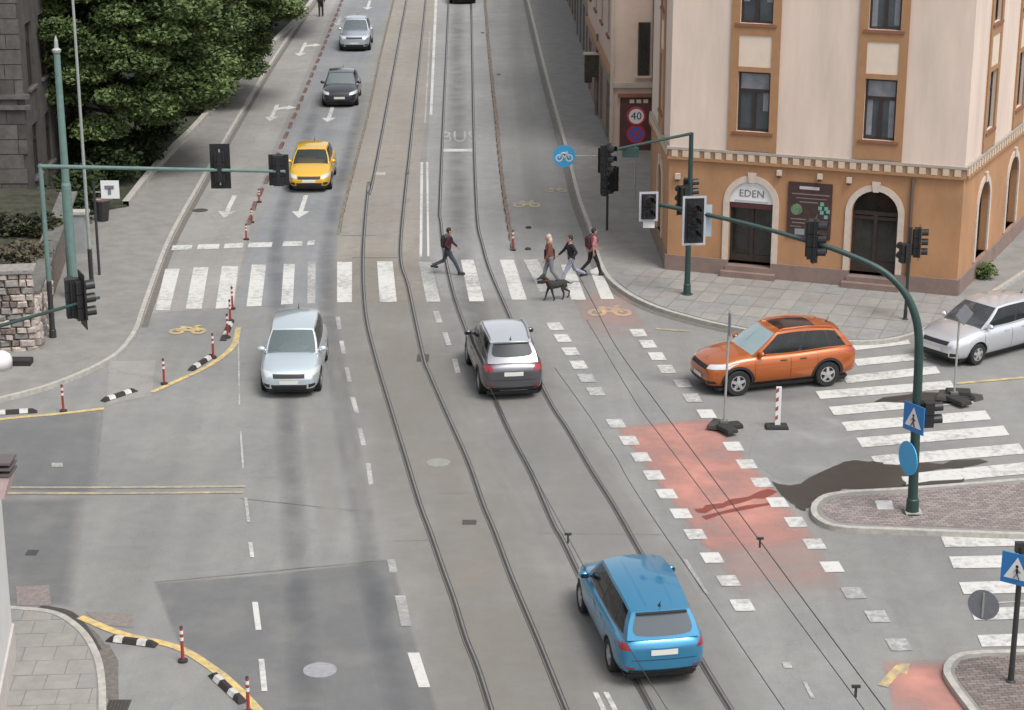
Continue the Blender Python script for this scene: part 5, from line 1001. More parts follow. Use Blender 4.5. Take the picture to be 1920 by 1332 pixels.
# --- black and white rubber lane blocks
def rubber_block(a, b_, label):
    p, q = G(*a), G(*b_); c = (p + q) / 2; L_ = (q - p).length; o = thing('rubber_lane_block', label, 'lane divider', (c.x, c.y, .0135), math.atan2(q.y - p.y, q.x - p.x), 'black and white rubber lane blocks'); k = MB(); w_ = .10; h = .09
    k.add([(-L_ / 2, -w_, 0), (L_ / 2, -w_, 0), (L_ / 2, w_, 0), (-L_ / 2, w_, 0), (-L_ / 2 + .12, -w_ * .45, h), (L_ / 2 - .12, -w_ * .45, h), (L_ / 2 - .12, w_ * .45, h), (-L_ / 2 + .12, w_ * .45, h)], [(4, 5, 6, 7), (0, 1, 5, 4), (1, 2, 6, 5), (2, 3, 7, 6), (3, 0, 4, 7)]); bo = k.build('block', M_rub, o)
    for s_ in (-.25, .22):
        x = s_ * L_; dx = L_ * .09; k = MB(); f = 1.03; k.add([(x - dx, -w_ * f, .006), (x + dx, -w_ * f, .006), (x + dx, -w_ * .45 * f, h + .004), (x - dx, -w_ * .45 * f, h + .004), (x - dx, w_ * .45 * f, h + .004), (x + dx, w_ * .45 * f, h + .004), (x + dx, w_ * f, .006), (x - dx, w_ * f, .006)], [(0, 1, 2, 3), (3, 2, 5, 4), (4, 5, 6, 7)]); k.build('white_marking', mat('dull_white_rubber', (.46, .45, .43), .7, var=.2, scale=9), bo)
for a, b_, l in (((-20, 778), (70, 773), 'rubber lane block cut by the left edge'), ((192, 754), (255, 733), 'rubber lane block in the gap of the yellow line on the left'), ((357, 696), (400, 668), 'rubber lane block beside the upper curved yellow line'), ((201, 1200), (294, 1212), 'rubber lane block at the start of the near left yellow curve'), ((398, 1266), (456, 1320), 'rubber lane block by the bottom edge near the left yellow curve'), ((418, 640), (434, 602), 'rubber lane block just below the zebra crossing on the left')): rubber_block(a, b_, l)
# small dark lane studs near the walkers
for i, (px, py, t) in enumerate(((991, 428, 'upper'), (990, 468, 'lower'))):
    p = G(px, py); o = thing('road_stud', 'small dark stud on the asphalt left of the walkers, ' + t + ' of the two', 'road stud', (p.x, p.y, 0), 0, 'dark road studs'); k = MB(); k.lathe([(.11, .0), (.11, .03), (.08, .06), (.02, .07)], n=12); k.build('stud_body', M_rub, o)

# --- overhead tram wires
def wire(label, pts, z, r=.011, hang=()):
    P = spl(gp(pts, z), 4); o = thing('overhead_wire', label, 'wire', tuple(P[0]), 0, 'overhead tram wires'); k = MB(); k.tube(P, r, 6); k.build('wire', M_dark, o, True)
    for u, v, l in hang:
        c = G(u, v, z); k = MB(); k.box(c + Vector((0, 0, .02)), (.11, .03, .035)); k.box(c - Vector((0, 0, .065)), (.03, .03, .13)); k.build('clamp', M_dark, o, True)
wire('main overhead tram wire running diagonally over the red cycle crossing', [(1060, 470), (1112, 568), (1155, 650), (1232, 757), (1312, 864), (1425, 1015), (1502, 1119), (1662, 1334), (1760, 1460)], 5.6, .009, [(1425, 1012, 1)])
wire('second overhead tram wire close left of the main diagonal wire', [(1100, 600), (1190, 751), (1235, 813), (1305, 906), (1400, 1033), (1480, 1142), (1600, 1304), (1700, 1440)], 6.2, .007, [(1605, 1290, 1)])
wire('thin overhead tram wire with a clamp just above the blue crossover', [(905, 700), (985, 860), (1065, 1008), (1165, 1190), (1260, 1345), (1320, 1450)], 5.6, .006, [(1065, 1004, 1)])
wire('faint overhead tram wire left of the red cycle crossing', [(1040, 690), (1107, 783), (1135, 828), (1157, 861), (1177, 898), (1222, 968), (1320, 1110), (1480, 1345), (1560, 1460)], 5.8, .007)

# ================================================================ CARS
M_tyre = mat('tyre_rubber', (0.014, 0.014, 0.014), 0.8); M_rim = mat('alloy_rim', (0.45, 0.45, 0.46), 0.4, 0.6); M_trimk = mat('black_car_trim', (0.016, 0.016, 0.017), 0.55)
M_cg = mat('car_side_glass', (0.010, 0.012, 0.014), 0.05, spec=0.7, alpha=.72); M_tail = mat('tail_lamp_red', (0.26, 0.012, 0.018), 0.15, coat=.6); M_head = mat('head_lamp_clear', (0.50, 0.52, 0.54), 0.15, coat=.8); M_plate = mat('number_plate', (0.60, 0.60, 0.56), 0.5); M_chrome = mat('chrome', (0.6, 0.6, 0.6), 0.2, 0.9)
M_ws = mat('windscreen_glass', (0.10, 0.135, 0.14), 0.06, spec=1.0, ior=1.75, alpha=.72); M_rw = mat('rear_glass', (0.10, 0.11, 0.12), 0.08, spec=0.9, ior=1.6)  # windscreen base tone lightened to hold reflected sky
def carpaint(name, col, metal=0.25): return mat('paint_' + name, col, 0.34, min(1.0, metal * 1.7), coat=1.0, spec=0.5)
def lerp(a, b, t): return a + (b - a) * t
def car(name, label, loc, yaw, paint_, sp, cat='car'):
    D = dict(L=4.2, W=1.76, H=1.48, wb=2.58, fo=.86, clr=.17, hood=.74, cowl_x=1.12, cowl=1.0, belt=1.0, belt_r=1.03, tail=.97, ws=1.95, rr=.75, rg=.16, r=.315, roofw=.70, clad=False, rails=False, sunroof=False, wsmat=M_ws, rwmat=M_rw, pil=M_trimk, bow=.14, lamp=(.55, .93), tl=(.74, 1.0, .60, .95), rgv=.28, rim=M_rim, spoiler=True, rdrop=.11); D.update(sp)
    L, W, H, r = D['L'], D['W'], D['H'], D['r']; X = lambda d: L / 2 - d; w2 = W / 2
    root = thing(name, label, cat, loc, yaw)
    hz_ = D['hood']; st = [(0.0, .62, .36, hz_ - .24), (.06, .76, .26, hz_ - .10), (.24, .875, D['clr'] + .02, hz_ + .01), (.60, .965, D['clr'], lerp(hz_, D['cowl'], .52)), (D['cowl_x'], .995, D['clr'], D['cowl']), (L * .5, 1.0, D['clr'], D['belt']), (L - 1.0, .995, D['clr'], D['belt_r']), (L - .38, .97, D['clr'] + .03, D['belt_r']), (L - .11, .875, .27, D['tail']), (L, .70, .40, D['tail'] - .20)]
    vs, fs = [], []
    for d, wf, zb, zt in st:
        w_ = w2 * wf; h = zt - zb
        half = [(w_ * .80, zb), (w_ * .965, zb + h * .16), (w_ * 1.005, zb + h * .48), (w_ * .985, zb + h * .80), (w_ * .86, zt - .005)]
        ring = [(0, zb)] + half + [(0, zt + .035)] + [(-y, z) for y, z in reversed(half)]
        vs += [(X(d), y, z) for y, z in ring]
    n = 12
    for i in range(len(st) - 1):
        for k in range(n): fs.append((i * n + k, i * n + (k + 1) % n, (i + 1) * n + (k + 1) % n, (i + 1) * n + k))
    for b0, fl in ((0, 1), ((len(st) - 1) * n, 0)):
        q = [(b0, b0 + 1, b0 + 11)] + [(b0 + i, b0 + i + 1, b0 + 11 - i, b0 + 12 - i) for i in range(1, 5)] + [(b0 + 5, b0 + 6, b0 + 7)]
        fs += [tuple(reversed(f)) if fl else f for f in q]
    mb = MB(); mb.add(vs, fs); body = mb.build('body', [paint_, M_trimk], root, fix=True)
    wx = [X(D['fo']), X(D['fo'] + D['wb'])]
    cm = MB()
    for x in wx:
        for s_ in (-1, 1): cm.lathe([(r + .055, -.16), (r + .055, .16)], (x, s_ * (w2 - .07), r + .005), 26, 'y')
    cut = cm.build('cutter', M_trimk, None, fix=True); cut.location = (0, 0, 0)
    def f1(o):
        m = o.modifiers.new('s', 'SUBSURF'); m.levels = 3; m.render_levels = 3
    def f2(o):
        m = o.modifiers.new('b', 'BOOLEAN'); m.object = cut; m.operation = 'DIFFERENCE'; m.solver = 'EXACT'; m.material_mode = 'TRANSFER'
    body.parent = None; bake(body, [f1, f2]); body.parent = root; bpy.data.objects.remove(cut)
    me = body.data; me.polygons.foreach_set('use_smooth', [True] * len(me.polygons))
    bvh = BVHTree.FromPolygons([v.co.copy() for v in me.vertices], [tuple(p.vertices) for p in me.polygons])
    def proj(name_, grid, dirn, m, off=.006, par=None):
        dirn = Vector(dirn).normalized(); rows = []; k = MB(); idx = {}
        for i, rw in enumerate(grid):
            for j, p in enumerate(rw):
                h = bvh.ray_cast(Vector(p), dirn)
                if h[0] is not None: idx[(i, j)] = len(k.v); k.v.append(h[0] - dirn * off * .6 + h[1] * off * .6)
        for i in range(len(grid) - 1):
            for j in range(len(grid[0]) - 1):
                c = [(i, j), (i, j + 1), (i + 1, j + 1), (i + 1, j)]
                if all(q in idx for q in c): k.f.append(tuple(idx[q] for q in c)); k.m.append(0)
        if k.f: return k.build(name_, m, par or root, smooth=True, fix=True)
    def quadgrid(c4, nu=8, nv=4, x=None, y=None):
        out = []
        for i in range(nv + 1):
            v = i / nv; rw = []
            for j in range(nu + 1):
                u = j / nu; a = [lerp(lerp(c4[0][k], c4[1][k], u), lerp(c4[3][k], c4[2][k], u), v) for k in (0, 1)]
                rw.append((x, a[0], a[1]) if x is not None else (a[0], y, a[1]))
            out.append(rw)
        return out
    fx, bx_ = L, -L
    hl0, hl1 = D['lamp']
    for s_ in (1, -1):
        proj('headlight', quadgrid([(s_ * w2 * hl0, hz_ - .17), (s_ * w2 * hl1, hz_ - .14), (s_ * w2 * hl1, hz_ + .0), (s_ * w2 * hl0, hz_ - .06)], x=fx), (-1, 0, 0), M_head)
        proj('fog_lamp', quadgrid([(s_ * w2 * .62, .34), (s_ * w2 * .82, .36), (s_ * w2 * .82, .44), (s_ * w2 * .62, .44)], x=fx), (-1, 0, 0), M_trimk)
        z0, z1, y0, y1 = D['tl']; proj('tail_light', quadgrid([(s_ * w2 * y0, z0 + .02), (s_ * w2 * y1, z0), (s_ * w2 * y1, z1), (s_ * w2 * (y0 + .1), z1 - .02)], x=bx_), (1, 0, 0), M_tail)
    proj('grille', quadgrid([(-w2 * .5, hz_ - .20), (w2 * .5, hz_ - .20), (w2 * .52, hz_ - .09), (-w2 * .52, hz_ - .09)], x=fx), (-1, 0, 0), M_trimk, .005)
    proj('lower_intake', quadgrid([(-w2 * .55, .30), (w2 * .55, .30), (w2 * .58, .42), (-w2 * .58, .42)], x=fx), (-1, 0, 0), M_trimk, .005)
    proj('number_plate', quadgrid([(-.26, .44), (.26, .44), (.26, .55), (-.26, .55)], x=fx), (-1, 0, 0), M_plate, .016)
    zp = D['tail'] - .32; proj('number_plate', quadgrid([(-.26, zp), (.26, zp), (.26, zp + .115), (-.26, zp + .115)], x=bx_), (1, 0, 0), M_plate, .014)
    proj('rear_bumper_insert', quadgrid([(-w2 * .86, .26), (w2 * .86, .26), (w2 * .84, .42 if D['clad'] or D.get('dkb') else .36), (-w2 * .84, .42 if D['clad'] or D.get('dkb') else .36)], nu=14, x=bx_), (1, 0, 0), M_trimk, .006)
    proj('front_bumper_lip', quadgrid([(-w2 * .85, .24), (w2 * .85, .24), (w2 * .8, .29), (-w2 * .8, .29)], nu=14, x=fx), (-1, 0, 0), M_trimk, .005)
    proj('tailgate_seam', quadgrid([(-w2 * .70, .615), (w2 * .70, .615), (w2 * .70, .627), (-w2 * .70, .627)], nu=12, nv=1, x=bx_), (1, 0, 0), M_trimk, .004)
    for s_ in (1, -1): proj('reflector', quadgrid([(s_ * w2 * .62, .44), (s_ * w2 * .82, .44), (s_ * w2 * .82, .475), (s_ * w2 * .62, .475)], nu=3, nv=1, x=bx_), (1, 0, 0), M_tail, .006)
    if D['clad']: proj('skid_strip', quadgrid([(-w2 * .45, .30), (w2 * .45, .30), (w2 * .42, .345), (-w2 * .42, .345)], x=bx_), (1, 0, 0), M_chrome, .014)
    # sides: sill strip, seams, handles
    for s_ in (1, -1):
        ya = s_ * 3; dr = (0, -s_, 0); xa, xb = wx[0] - r - .07, wx[1] + r + .07
        proj('sill_strip', quadgrid([(xa, .20), (xb, .20), (xb, .34 if D['clad'] else .255), (xa, .34 if D['clad'] else .255)], nu=14, y=ya), dr, M_trimk, .006)
        xm = X(L * .53)
        for xs in (X(D['cowl_x'] + .18), xm, wx[1] + r * .6 + .12):
            proj('door_seam', quadgrid([(xs - .006, .30), (xs + .006, .30), (xs + .006, D['belt'] - .06), (xs - .006, D['belt'] - .06)], nu=1, nv=8, y=ya), dr, M_trimk, .003)
        for xs in (xm + .12, wx[1] + r + .32): proj('door_handle', quadgrid([(xs - .0, D['belt'] - .21), (xs + .2, D['belt'] - .205), (xs + .2, D['belt'] - .17), (xs, D['belt'] - .175)], nu=3, nv=1, y=ya), dr, M_trimk if D['clad'] else M_chrome, .014)
        if D['clad']:
            for x in wx:
                g = [[(x + (r + .06 + dr_) * math.cos(q), ya, r + (r + .06 + dr_) * math.sin(q)) for q in [math.pi * (-.01 + 1.02 * j / 16) for j in range(17)]] for dr_ in (0.0, .07)]; proj('arch_cladding', g, dr, M_trimk, .008)
    # glasshouse
    xf0, xf1 = X(D['cowl_x']) + .03, X(D['ws']); xr1, xr0 = -L / 2 + D['rr'], -L / 2 + D['rg']; w0, w1 = w2 * .885, w2 * D['roofw']; bow = D['bow']
    zb = lambda x: np.interp(-x, [-X(D['cowl_x']), -X(L * .5), -X(L - 1.0), -X(L - .3)], [D['cowl'], D['belt'], D['belt_r'], D['belt_r'] - .02]) - .055
    def zr(t): return H - .025 - D['rdrop'] * max(0, (t - .35) / .65) ** 2 - .055 * max(0, (.35 - t) / .35) ** 2
    def side(s, v, sg):
        xb_ = lerp(xf0 - bow * 1.3, xr0 + .05, s); xt = lerp(xf1 - bow * .5, xr1 + .04, s); x = lerp(xb_, xt, v); z = lerp(zb(xb_), zr(s), v)
        wb_s = w0 * (1 - .05 * (1 - s) ** 2 - .13 * max(0, s - .5) ** 2 * 4); wt = w1 * (1 - .06 * (1 - s) ** 3 - .20 * max(0, s - .45)); return Vector((x, sg * (lerp(wb_s, wt, v) + .025 * math.sin(math.pi * v)), z))
    def end(y, v, front):
        p = side(0.0 if front else 1.0, v, 1); yy = y * p.y; k = 1 - y * y; b_ = (bow * lerp(1.3, .5, v) if front else -.05 - .02 * v); return Vector((p.x + b_ * k, yy, p.z + (.03 * v + .0) * k))
    vb = [0, .06, .90, 1.0]; sb = [0, .045, .43, .465, .76, .785, .93, 1.0]; 
    if D.get('quarter', True) is False: sb = [0, .045, .50, .54, .90, .92, .93, 1.0]
    frame = MB(); panes = []
    def cell(fn, a0, a1, v0, v1, mbx, na=5, nv=4): mbx.grid([[fn(lerp(a0, a1, j / na), lerp(v0, v1, i / nv)) for j in range(na + 1)] for i in range(nv + 1)])
    for sg in (1, -1):
        fn = lambda s, v: side(s, v, sg)
        for i in range(7):
            for j in range(3):
                if j == 1 and i in (1, 3, 5):
                    if i == 5 and D.get('quarter', True) is False: cell(fn, sb[i], sb[i + 1], vb[j], vb[j + 1], frame); continue
                    k = MB(); cell(fn, sb[i], sb[i + 1], vb[j], vb[j + 1], k, 8, 6); panes.append(('side_window', k, M_cg))
                elif j == 1 and i in (2, 4): pil = MB(); cell(fn, sb[i], sb[i + 1], vb[j], vb[j + 1], pil, 2); panes.append(('door_pillar', pil, D['pil']))
                else: cell(fn, sb[i], sb[i + 1], vb[j], vb[j + 1], frame)
    for front in (True, False):
        fn = lambda y, v: end(y, v, front); v0, v1 = (.02, .95) if front else (D['rgv'], .93); ys = [-1, -.94, .94, 1] if front else [-1, -.86, .86, 1]
        for i in range(3):
            for (a, b_) in ((0, v0), (v0, v1), (v1, 1)):
                if i == 1 and (a, b_) == (v0, v1) and front: k = MB(); cell(fn, ys[i], ys[i + 1], a, b_, k, 12, 8); panes.append(('windscreen', k, D['wsmat']))
                elif i == 1 and (a, b_) == (v0, v1):
                    cell(fn, ys[i], ys[i + 1], a, b_, frame, 8); k = MB(); rows = []
                    for q in range(11):
                        tv = q / 10; hw = ys[2] * (1 - .9 * max(0, .28 - tv) ** 1.6) * (1 - .25 * max(0, tv - .85)); rows.append([fn(-hw + 2 * hw * j / 12, lerp(v0 + .02, v1 - .01, tv) + .06 * (1 - tv) * (abs(-1 + j / 6)) ** 3) + Vector((-.007, 0, .003)) for j in range(13)])
                    k.grid(rows); panes.append(('rear_window', k, D['rwmat']))
                else: cell(fn, ys[i], ys[i + 1], a, b_, frame, 8)
    fo_ = frame.build('glasshouse_frame', paint_, root, smooth=True); dedup(fo_.data)
    for nm, k, m in panes: k.build(nm, m, root, smooth=True, fix=True)
    k = MB(); k.add([side(s_, .10, sg) * 1.0 for sg, ss in ((1, (0, .25, .5, .75, 1)), (-1, (1, .75, .5, .25, 0))) for s_ in ss], [tuple(range(10))]); k.build('dashboard_deck', M_trimk, root)
    for fx_, hh in ((.36, .30), (.62, .26)):
        for s_ in (1, -1):
            p = side(fx_, .1, s_); k = MB(); k.box((p.x, s_ * W * .2, p.z + hh * .35), (.14, .44, hh * .8), 0, .85); sb_ = k.build('seat_back', mat('seat_grey', (.06, .06, .065), .9), root); bevel(sb_, .04, 2); k = MB(); k.box((p.x - .02, s_ * W * .2, p.z + hh * .35 + hh * .55), (.09, .24, .16)); bevel(k.build('headrest', mat('seat_grey', (.06, .06, .065), .9), sb_), .03, 2)
    p = side(.17, .1, 1); k = MB(); k.lathe([(.17, -.012), (.19, 0), (.17, .012)], (p.x, W * .2, p.z + .06), 14, 'x'); k.build('steering_wheel', M_trimk, root)
    def roofp(s, y):
        a, b_ = end(y, 1.0, True), end(y, 1.0, False); p = side(s, 1.0, 1); x = lerp(a.x, b_.x, s); return Vector((x, y * p.y, p.z + (.03 + .015 * math.sin(math.pi * s)) * (1 - y * y)))
    k = MB(); k.grid([[roofp(i / 14, -1 + 2 * j / 12) for j in range(13)] for i in range(15)]); ro = k.build('roof', D.get('roofmat') or paint_, root, smooth=True, fix=True)
    if D['sunroof']: k = MB(); k.grid([[roofp(lerp(.10, .66, i / 10), lerp(-.72, .72, j / 10)) + Vector((0, 0, .006)) for j in range(11)] for i in range(11)]); k.build('sunroof', D.get('srmat', M_cg), ro, smooth=True, fix=True)
    if D.get('grooves'):
        for y in (-.45, .45): k = MB(); k.grid([[roofp(i / 12, y + dy) + Vector((0, 0, .004)) for dy in (-.02, .02)] for i in range(1, 12)]); k.build('roof_groove', D['grooves'], ro, fix=True)
    k = MB(); p = roofp(.93, 0); k.tube([p, p + Vector((-.09, 0, .13))], [.012, .006], 5); k.ball(p, (.06, .03, .03), 8, 5); k.build('aerial', M_trimk, ro)
    if D['spoiler']:
        k = MB(); a = [roofp(1.0, -.88 + 1.76 * j / 10) for j in range(11)]; k.grid([[q + Vector((.05, 0, .004)) for q in a], [q + Vector((-.07, 0, -.02)) for q in a], [q + Vector((-.065, 0, -.038)) for q in a], [q + Vector((.0, 0, -.03)) for q in a]]); k.build('rear_spoiler', D.get('spm') or paint_, ro, smooth=False, fix=True)
    if D['rails']:
        for s_ in (-1, 1): k = MB(); k.tube([roofp(t, s_ * .93) + Vector((0, 0, .0 if t in (.05, .95) else .045)) for t in (.05, .12, .5, .88, .95)], .018, 6); k.build('roof_rail', D.get('railm') or M_chrome, ro)
    for s_ in (1, -1):
        p = side(.05, .02, s_); k = MB(); k.ball((p.x - .02, p.y + s_ * .13, p.z + .07), (.075, .115, .075), 12, 8); k.tube([(p.x, p.y - s_ * .03, p.z + .03), (p.x - .02, p.y + s_ * .1, p.z + .04)], .025, 6); mi = k.build('wing_mirror', D.get('mirm') or paint_, root, smooth=True)
        k = MB(); k.box((p.x - .088, p.y + s_ * .13, p.z + .07), (.012, .16, .09)); k.build('mirror_glass', M_cg, mi)
    k = MB(); k.box((0, 0, .20), (L * .88, W * .78, .17)); bevel(k.build('underbody_shade_box', M_trimk, root), .05, 2)  # black slab added to deepen the shade beneath the car
    # wheels
    for x in wx:
        for s_ in (1, -1):
            T = Matrix.Translation((x, s_ * (w2 - .130), r)); k = MB(T.copy()); k.lathe([(r * .62, -.10), (r * .93, -.105), (r, -.075), (r, .075), (r * .93, .105), (r * .62, .10), (r * .60, 0)], n=28, axis='y'); wh = k.build('wheel', M_tyre, root, smooth=False, fix=True)
            k = MB(T.copy()); yo = s_ * .085
            k.lathe([(r * .61, yo - s_ * .03), (r * .61, yo + s_ * .008), (r * .55, yo + s_ * .008), (r * .53, yo - s_ * .05)], n=24, axis='y', cap=False)
            for a in range(5):
                q = 2 * math.pi * a / 5 + .3; c_, sn = math.cos(q), math.sin(q); wd = .035; k.add([(c_ * rr_ - sn * t * ww, yo + s_ * dy, sn * rr_ + c_ * t * ww) for rr_, ww, dy in ((.03, .05, .02), (r * .58, wd, .006)) for t in (-1, 1)] + [(c_ * rr_ - sn * t * ww, yo - s_ * .03, sn * rr_ + c_ * t * ww) for rr_, ww in ((.03, .05), (r * .58, wd)) for t in (-1, 1)], [(0, 1, 3, 2), (0, 2, 6, 4), (1, 5, 7, 3)])
            k.lathe([(.055, yo - .02 * s_), (.055, yo + s_ * .026), (.02, yo + s_ * .03)], n=12, axis='y'); k.build('rim', D['rim'], wh, fix=True)
            k = MB(T.copy()); k.lathe([(r * .60, yo - s_ * .055), (r * .60, yo - s_ * .045)], n=20, axis='y'); k.build('brake_backing', M_trimk, wh, fix=True)
    return root
def place(rear, front, L, anchor):
    """heading from two ground points; anchor = (ground point, distance of it ahead of the rear end)"""
    a, b_ = G(*rear), G(*front); d = (b_ - a).normalized(); p, s_ = anchor; c = G(*p) + d * (L / 2 - s_); return (c.x, c.y, 0.006), math.atan2(d.y, d.x)
P_silver = carpaint('pale_silver_blue', (0.60, 0.68, 0.73), 0.38); P_grey = carpaint('graphite', (0.13, 0.13, 0.145), 0.5); P_blue = carpaint('bright_blue', (0.038, 0.235, 0.42), 0.34); P_orange = carpaint('copper_orange', (0.41, 0.098, 0.016), 0.22); P_silver2 = carpaint('silver', (0.62, 0.63, 0.67), 0.4); P_yel = carpaint('taxi_yellow', (0.62, 0.36, 0.02), 0.05); P_navy = carpaint('dark_navy', (0.030, 0.032, 0.045), 0.3); P_sil3 = carpaint('silver_grey', (0.50, 0.54, 0.60), 0.4); P_blk = carpaint('black', (0.012, 0.012, 0.016), 0.2)
def towards(px, py, L, toward_cam, up=None):
    """car on the straight street whose end nearest the camera touches the ground at (px,py)"""
    p = G(px, py); d = -RD if toward_cam else RD; c = p + RD * (L / 2 - .06); return (c.x, c.y, 0.006), math.atan2(d.y, d.x)
l, y = towards(543, 749, 4.4, True); car('parked_car' if False else 'hatchback_car', 'pale silver blue hatchback driving towards the camera below the zebra crossing', l, y, P_silver, dict(L=4.4, W=1.70, H=1.56, wb=2.7, hood=.80, cowl=1.04, cowl_x=1.0, ws=1.75, rr=.42, rg=.10, roofw=.72, bow=.12))
l, y = place((960, 742), (878, 560), 4.40, ((963, 753), .06)); car('suv_car', 'dark grey SUV seen from behind on the tram track', l, y, P_grey, dict(L=4.40, W=1.80, H=1.66, wb=2.65, hood=.88, cowl=1.10, belt=1.08, belt_r=1.13, tail=1.06, cowl_x=1.1, ws=1.85, rr=.55, rg=.14, r=.345, clr=.2, clad=True, rails=True, roofmat=carpaint('roof_sky_sheen', (0.60, 0.61, 0.65), 0.4), rwmat=mat('rear_glass_dark', (0.03, 0.036, 0.042), 0.35, spec=0.2), tl=(.86, 1.04, .58, .98), roofw=.70, spm=P_grey))  # roof coloured paler than the body, holding the sky's reflection
l, y = place((1172, 1240), (1065, 1030), 4.5, ((1243, 1290), .06)); car('crossover_car', 'bright blue crossover seen from behind at the bottom centre of the road', l, y, P_blue, dict(L=4.5, W=1.82, H=1.62, rdrop=.13, wb=2.72, fo=.84, hood=.84, cowl=1.05, belt=1.03, belt_r=1.08, tail=1.04, cowl_x=1.0, ws=1.66, rr=.34, rg=.08, r=.335, clr=.18, rwmat=mat('rear_glass_pale', (0.10, 0.115, 0.13), 0.22, spec=0.35), tl=(.80, .97, .70, 1.02), dkb=True, grooves=P_blue, rgv=.10, roofw=.70, bow=.16, spm=M_trimk, lamp=(.55, .92)))
fw, rw_ = G(1390, 741), G(1557, 723); d = (fw - rw_).normalized(); nrm = Vector((-d.y, d.x, 0)); mid = (fw + rw_) / 2
c = mid + nrm * (-(.91 - .115)) ; c = c + d * ((4.52 / 2) - .84 - 2.705 / 2) * 1.0
car('suv_car', 'copper orange SUV with dark glass roof waiting before the ochre building', (c.x, c.y, .006), math.atan2(d.y, d.x), P_orange, dict(L=4.52, W=1.82, H=1.71, wb=2.705, fo=.84, hood=.93, cowl=1.14, belt=1.10, belt_r=1.16, tail=1.10, cowl_x=1.15, ws=1.98, rr=.56, rg=.10, rdrop=.13, r=.36, clr=.21, clad=True, rails=True, sunroof=True, railm=P_orange, srmat=mat('glass_roof', (0.022, 0.012, 0.012), 0.12, spec=.5), tl=(.92, 1.10, .66, .98), wsmat=mat('windscreen_sky_pale', (0.28, 0.38, 0.40), 0.06, spec=1.0, ior=1.75, alpha=.8)))  # windscreen colour lightened to stand in for reflected sky
fw, r2 = G(1829, 684), G(1990, 640); d = (fw - r2).normalized(); nrm = Vector((-d.y, d.x, 0)); c = fw - d * (4.4 / 2 - .92) - nrm * (.90 - .115)
car('hatchback_car', 'silver hatchback entering from the right edge behind the curved mast', (c.x, c.y, .006), math.atan2(d.y, d.x), P_silver2, dict(L=4.4, W=1.80, H=1.58, wb=2.68, fo=.92, hood=.84, cowl=1.06, belt=1.03, belt_r=1.08, tail=1.0, cowl_x=.98, ws=1.86, rr=.6, rg=.14, r=.32, wsmat=mat('windscreen_dark', (0.05, 0.055, 0.06), 0.07, spec=.8, alpha=.7)))
l, y = towards(580, 363, 4.35, True); car('hatchback_car', 'bright yellow hatchback driving towards the camera beside the signal arm', l, y, P_yel, dict(L=4.35, W=1.76, H=1.48, wb=2.65, hood=.76, cowl=.98, cowl_x=1.05, ws=1.85, rr=.55, rg=.12, wsmat=mat('windscreen_dim', (0.03, 0.04, 0.04), 0.06, spec=.9, alpha=.65)))
l, y = towards(637, 203, 4.3, True); car('hatchback_car', 'dark navy car driving towards the camera behind the yellow one', l, y, P_navy, dict(L=4.3, W=1.8, H=1.48, wb=2.65, hood=.80, cowl=1.0, ws=1.85, rr=.6, wsmat=mat('windscreen_sky_grey', (0.17, 0.20, 0.21), 0.06, spec=.9, alpha=.8), roofmat=carpaint('roof_navy_sheen', (0.09, 0.10, 0.115), .4)))  # roof and windscreen coloured lighter, as sky sheen would make them
l, y = towards(665, 98, 4.4, True); car('suv_car', 'silver grey SUV driving towards the camera at the top of the street', l, y, P_sil3, dict(L=4.4, W=1.83, H=1.66, wb=2.62, hood=.92, cowl=1.10, belt=1.08, belt_r=1.12, tail=1.05, cowl_x=1.05, ws=1.78, rr=.5, r=.35, clr=.21, clad=True, rails=True))
l, y = towards(867, 9, 4.3, False); car('hatchback_car', 'black car driving away at the very top edge', l, y, P_blk, dict(L=4.3, W=1.8, H=1.48))

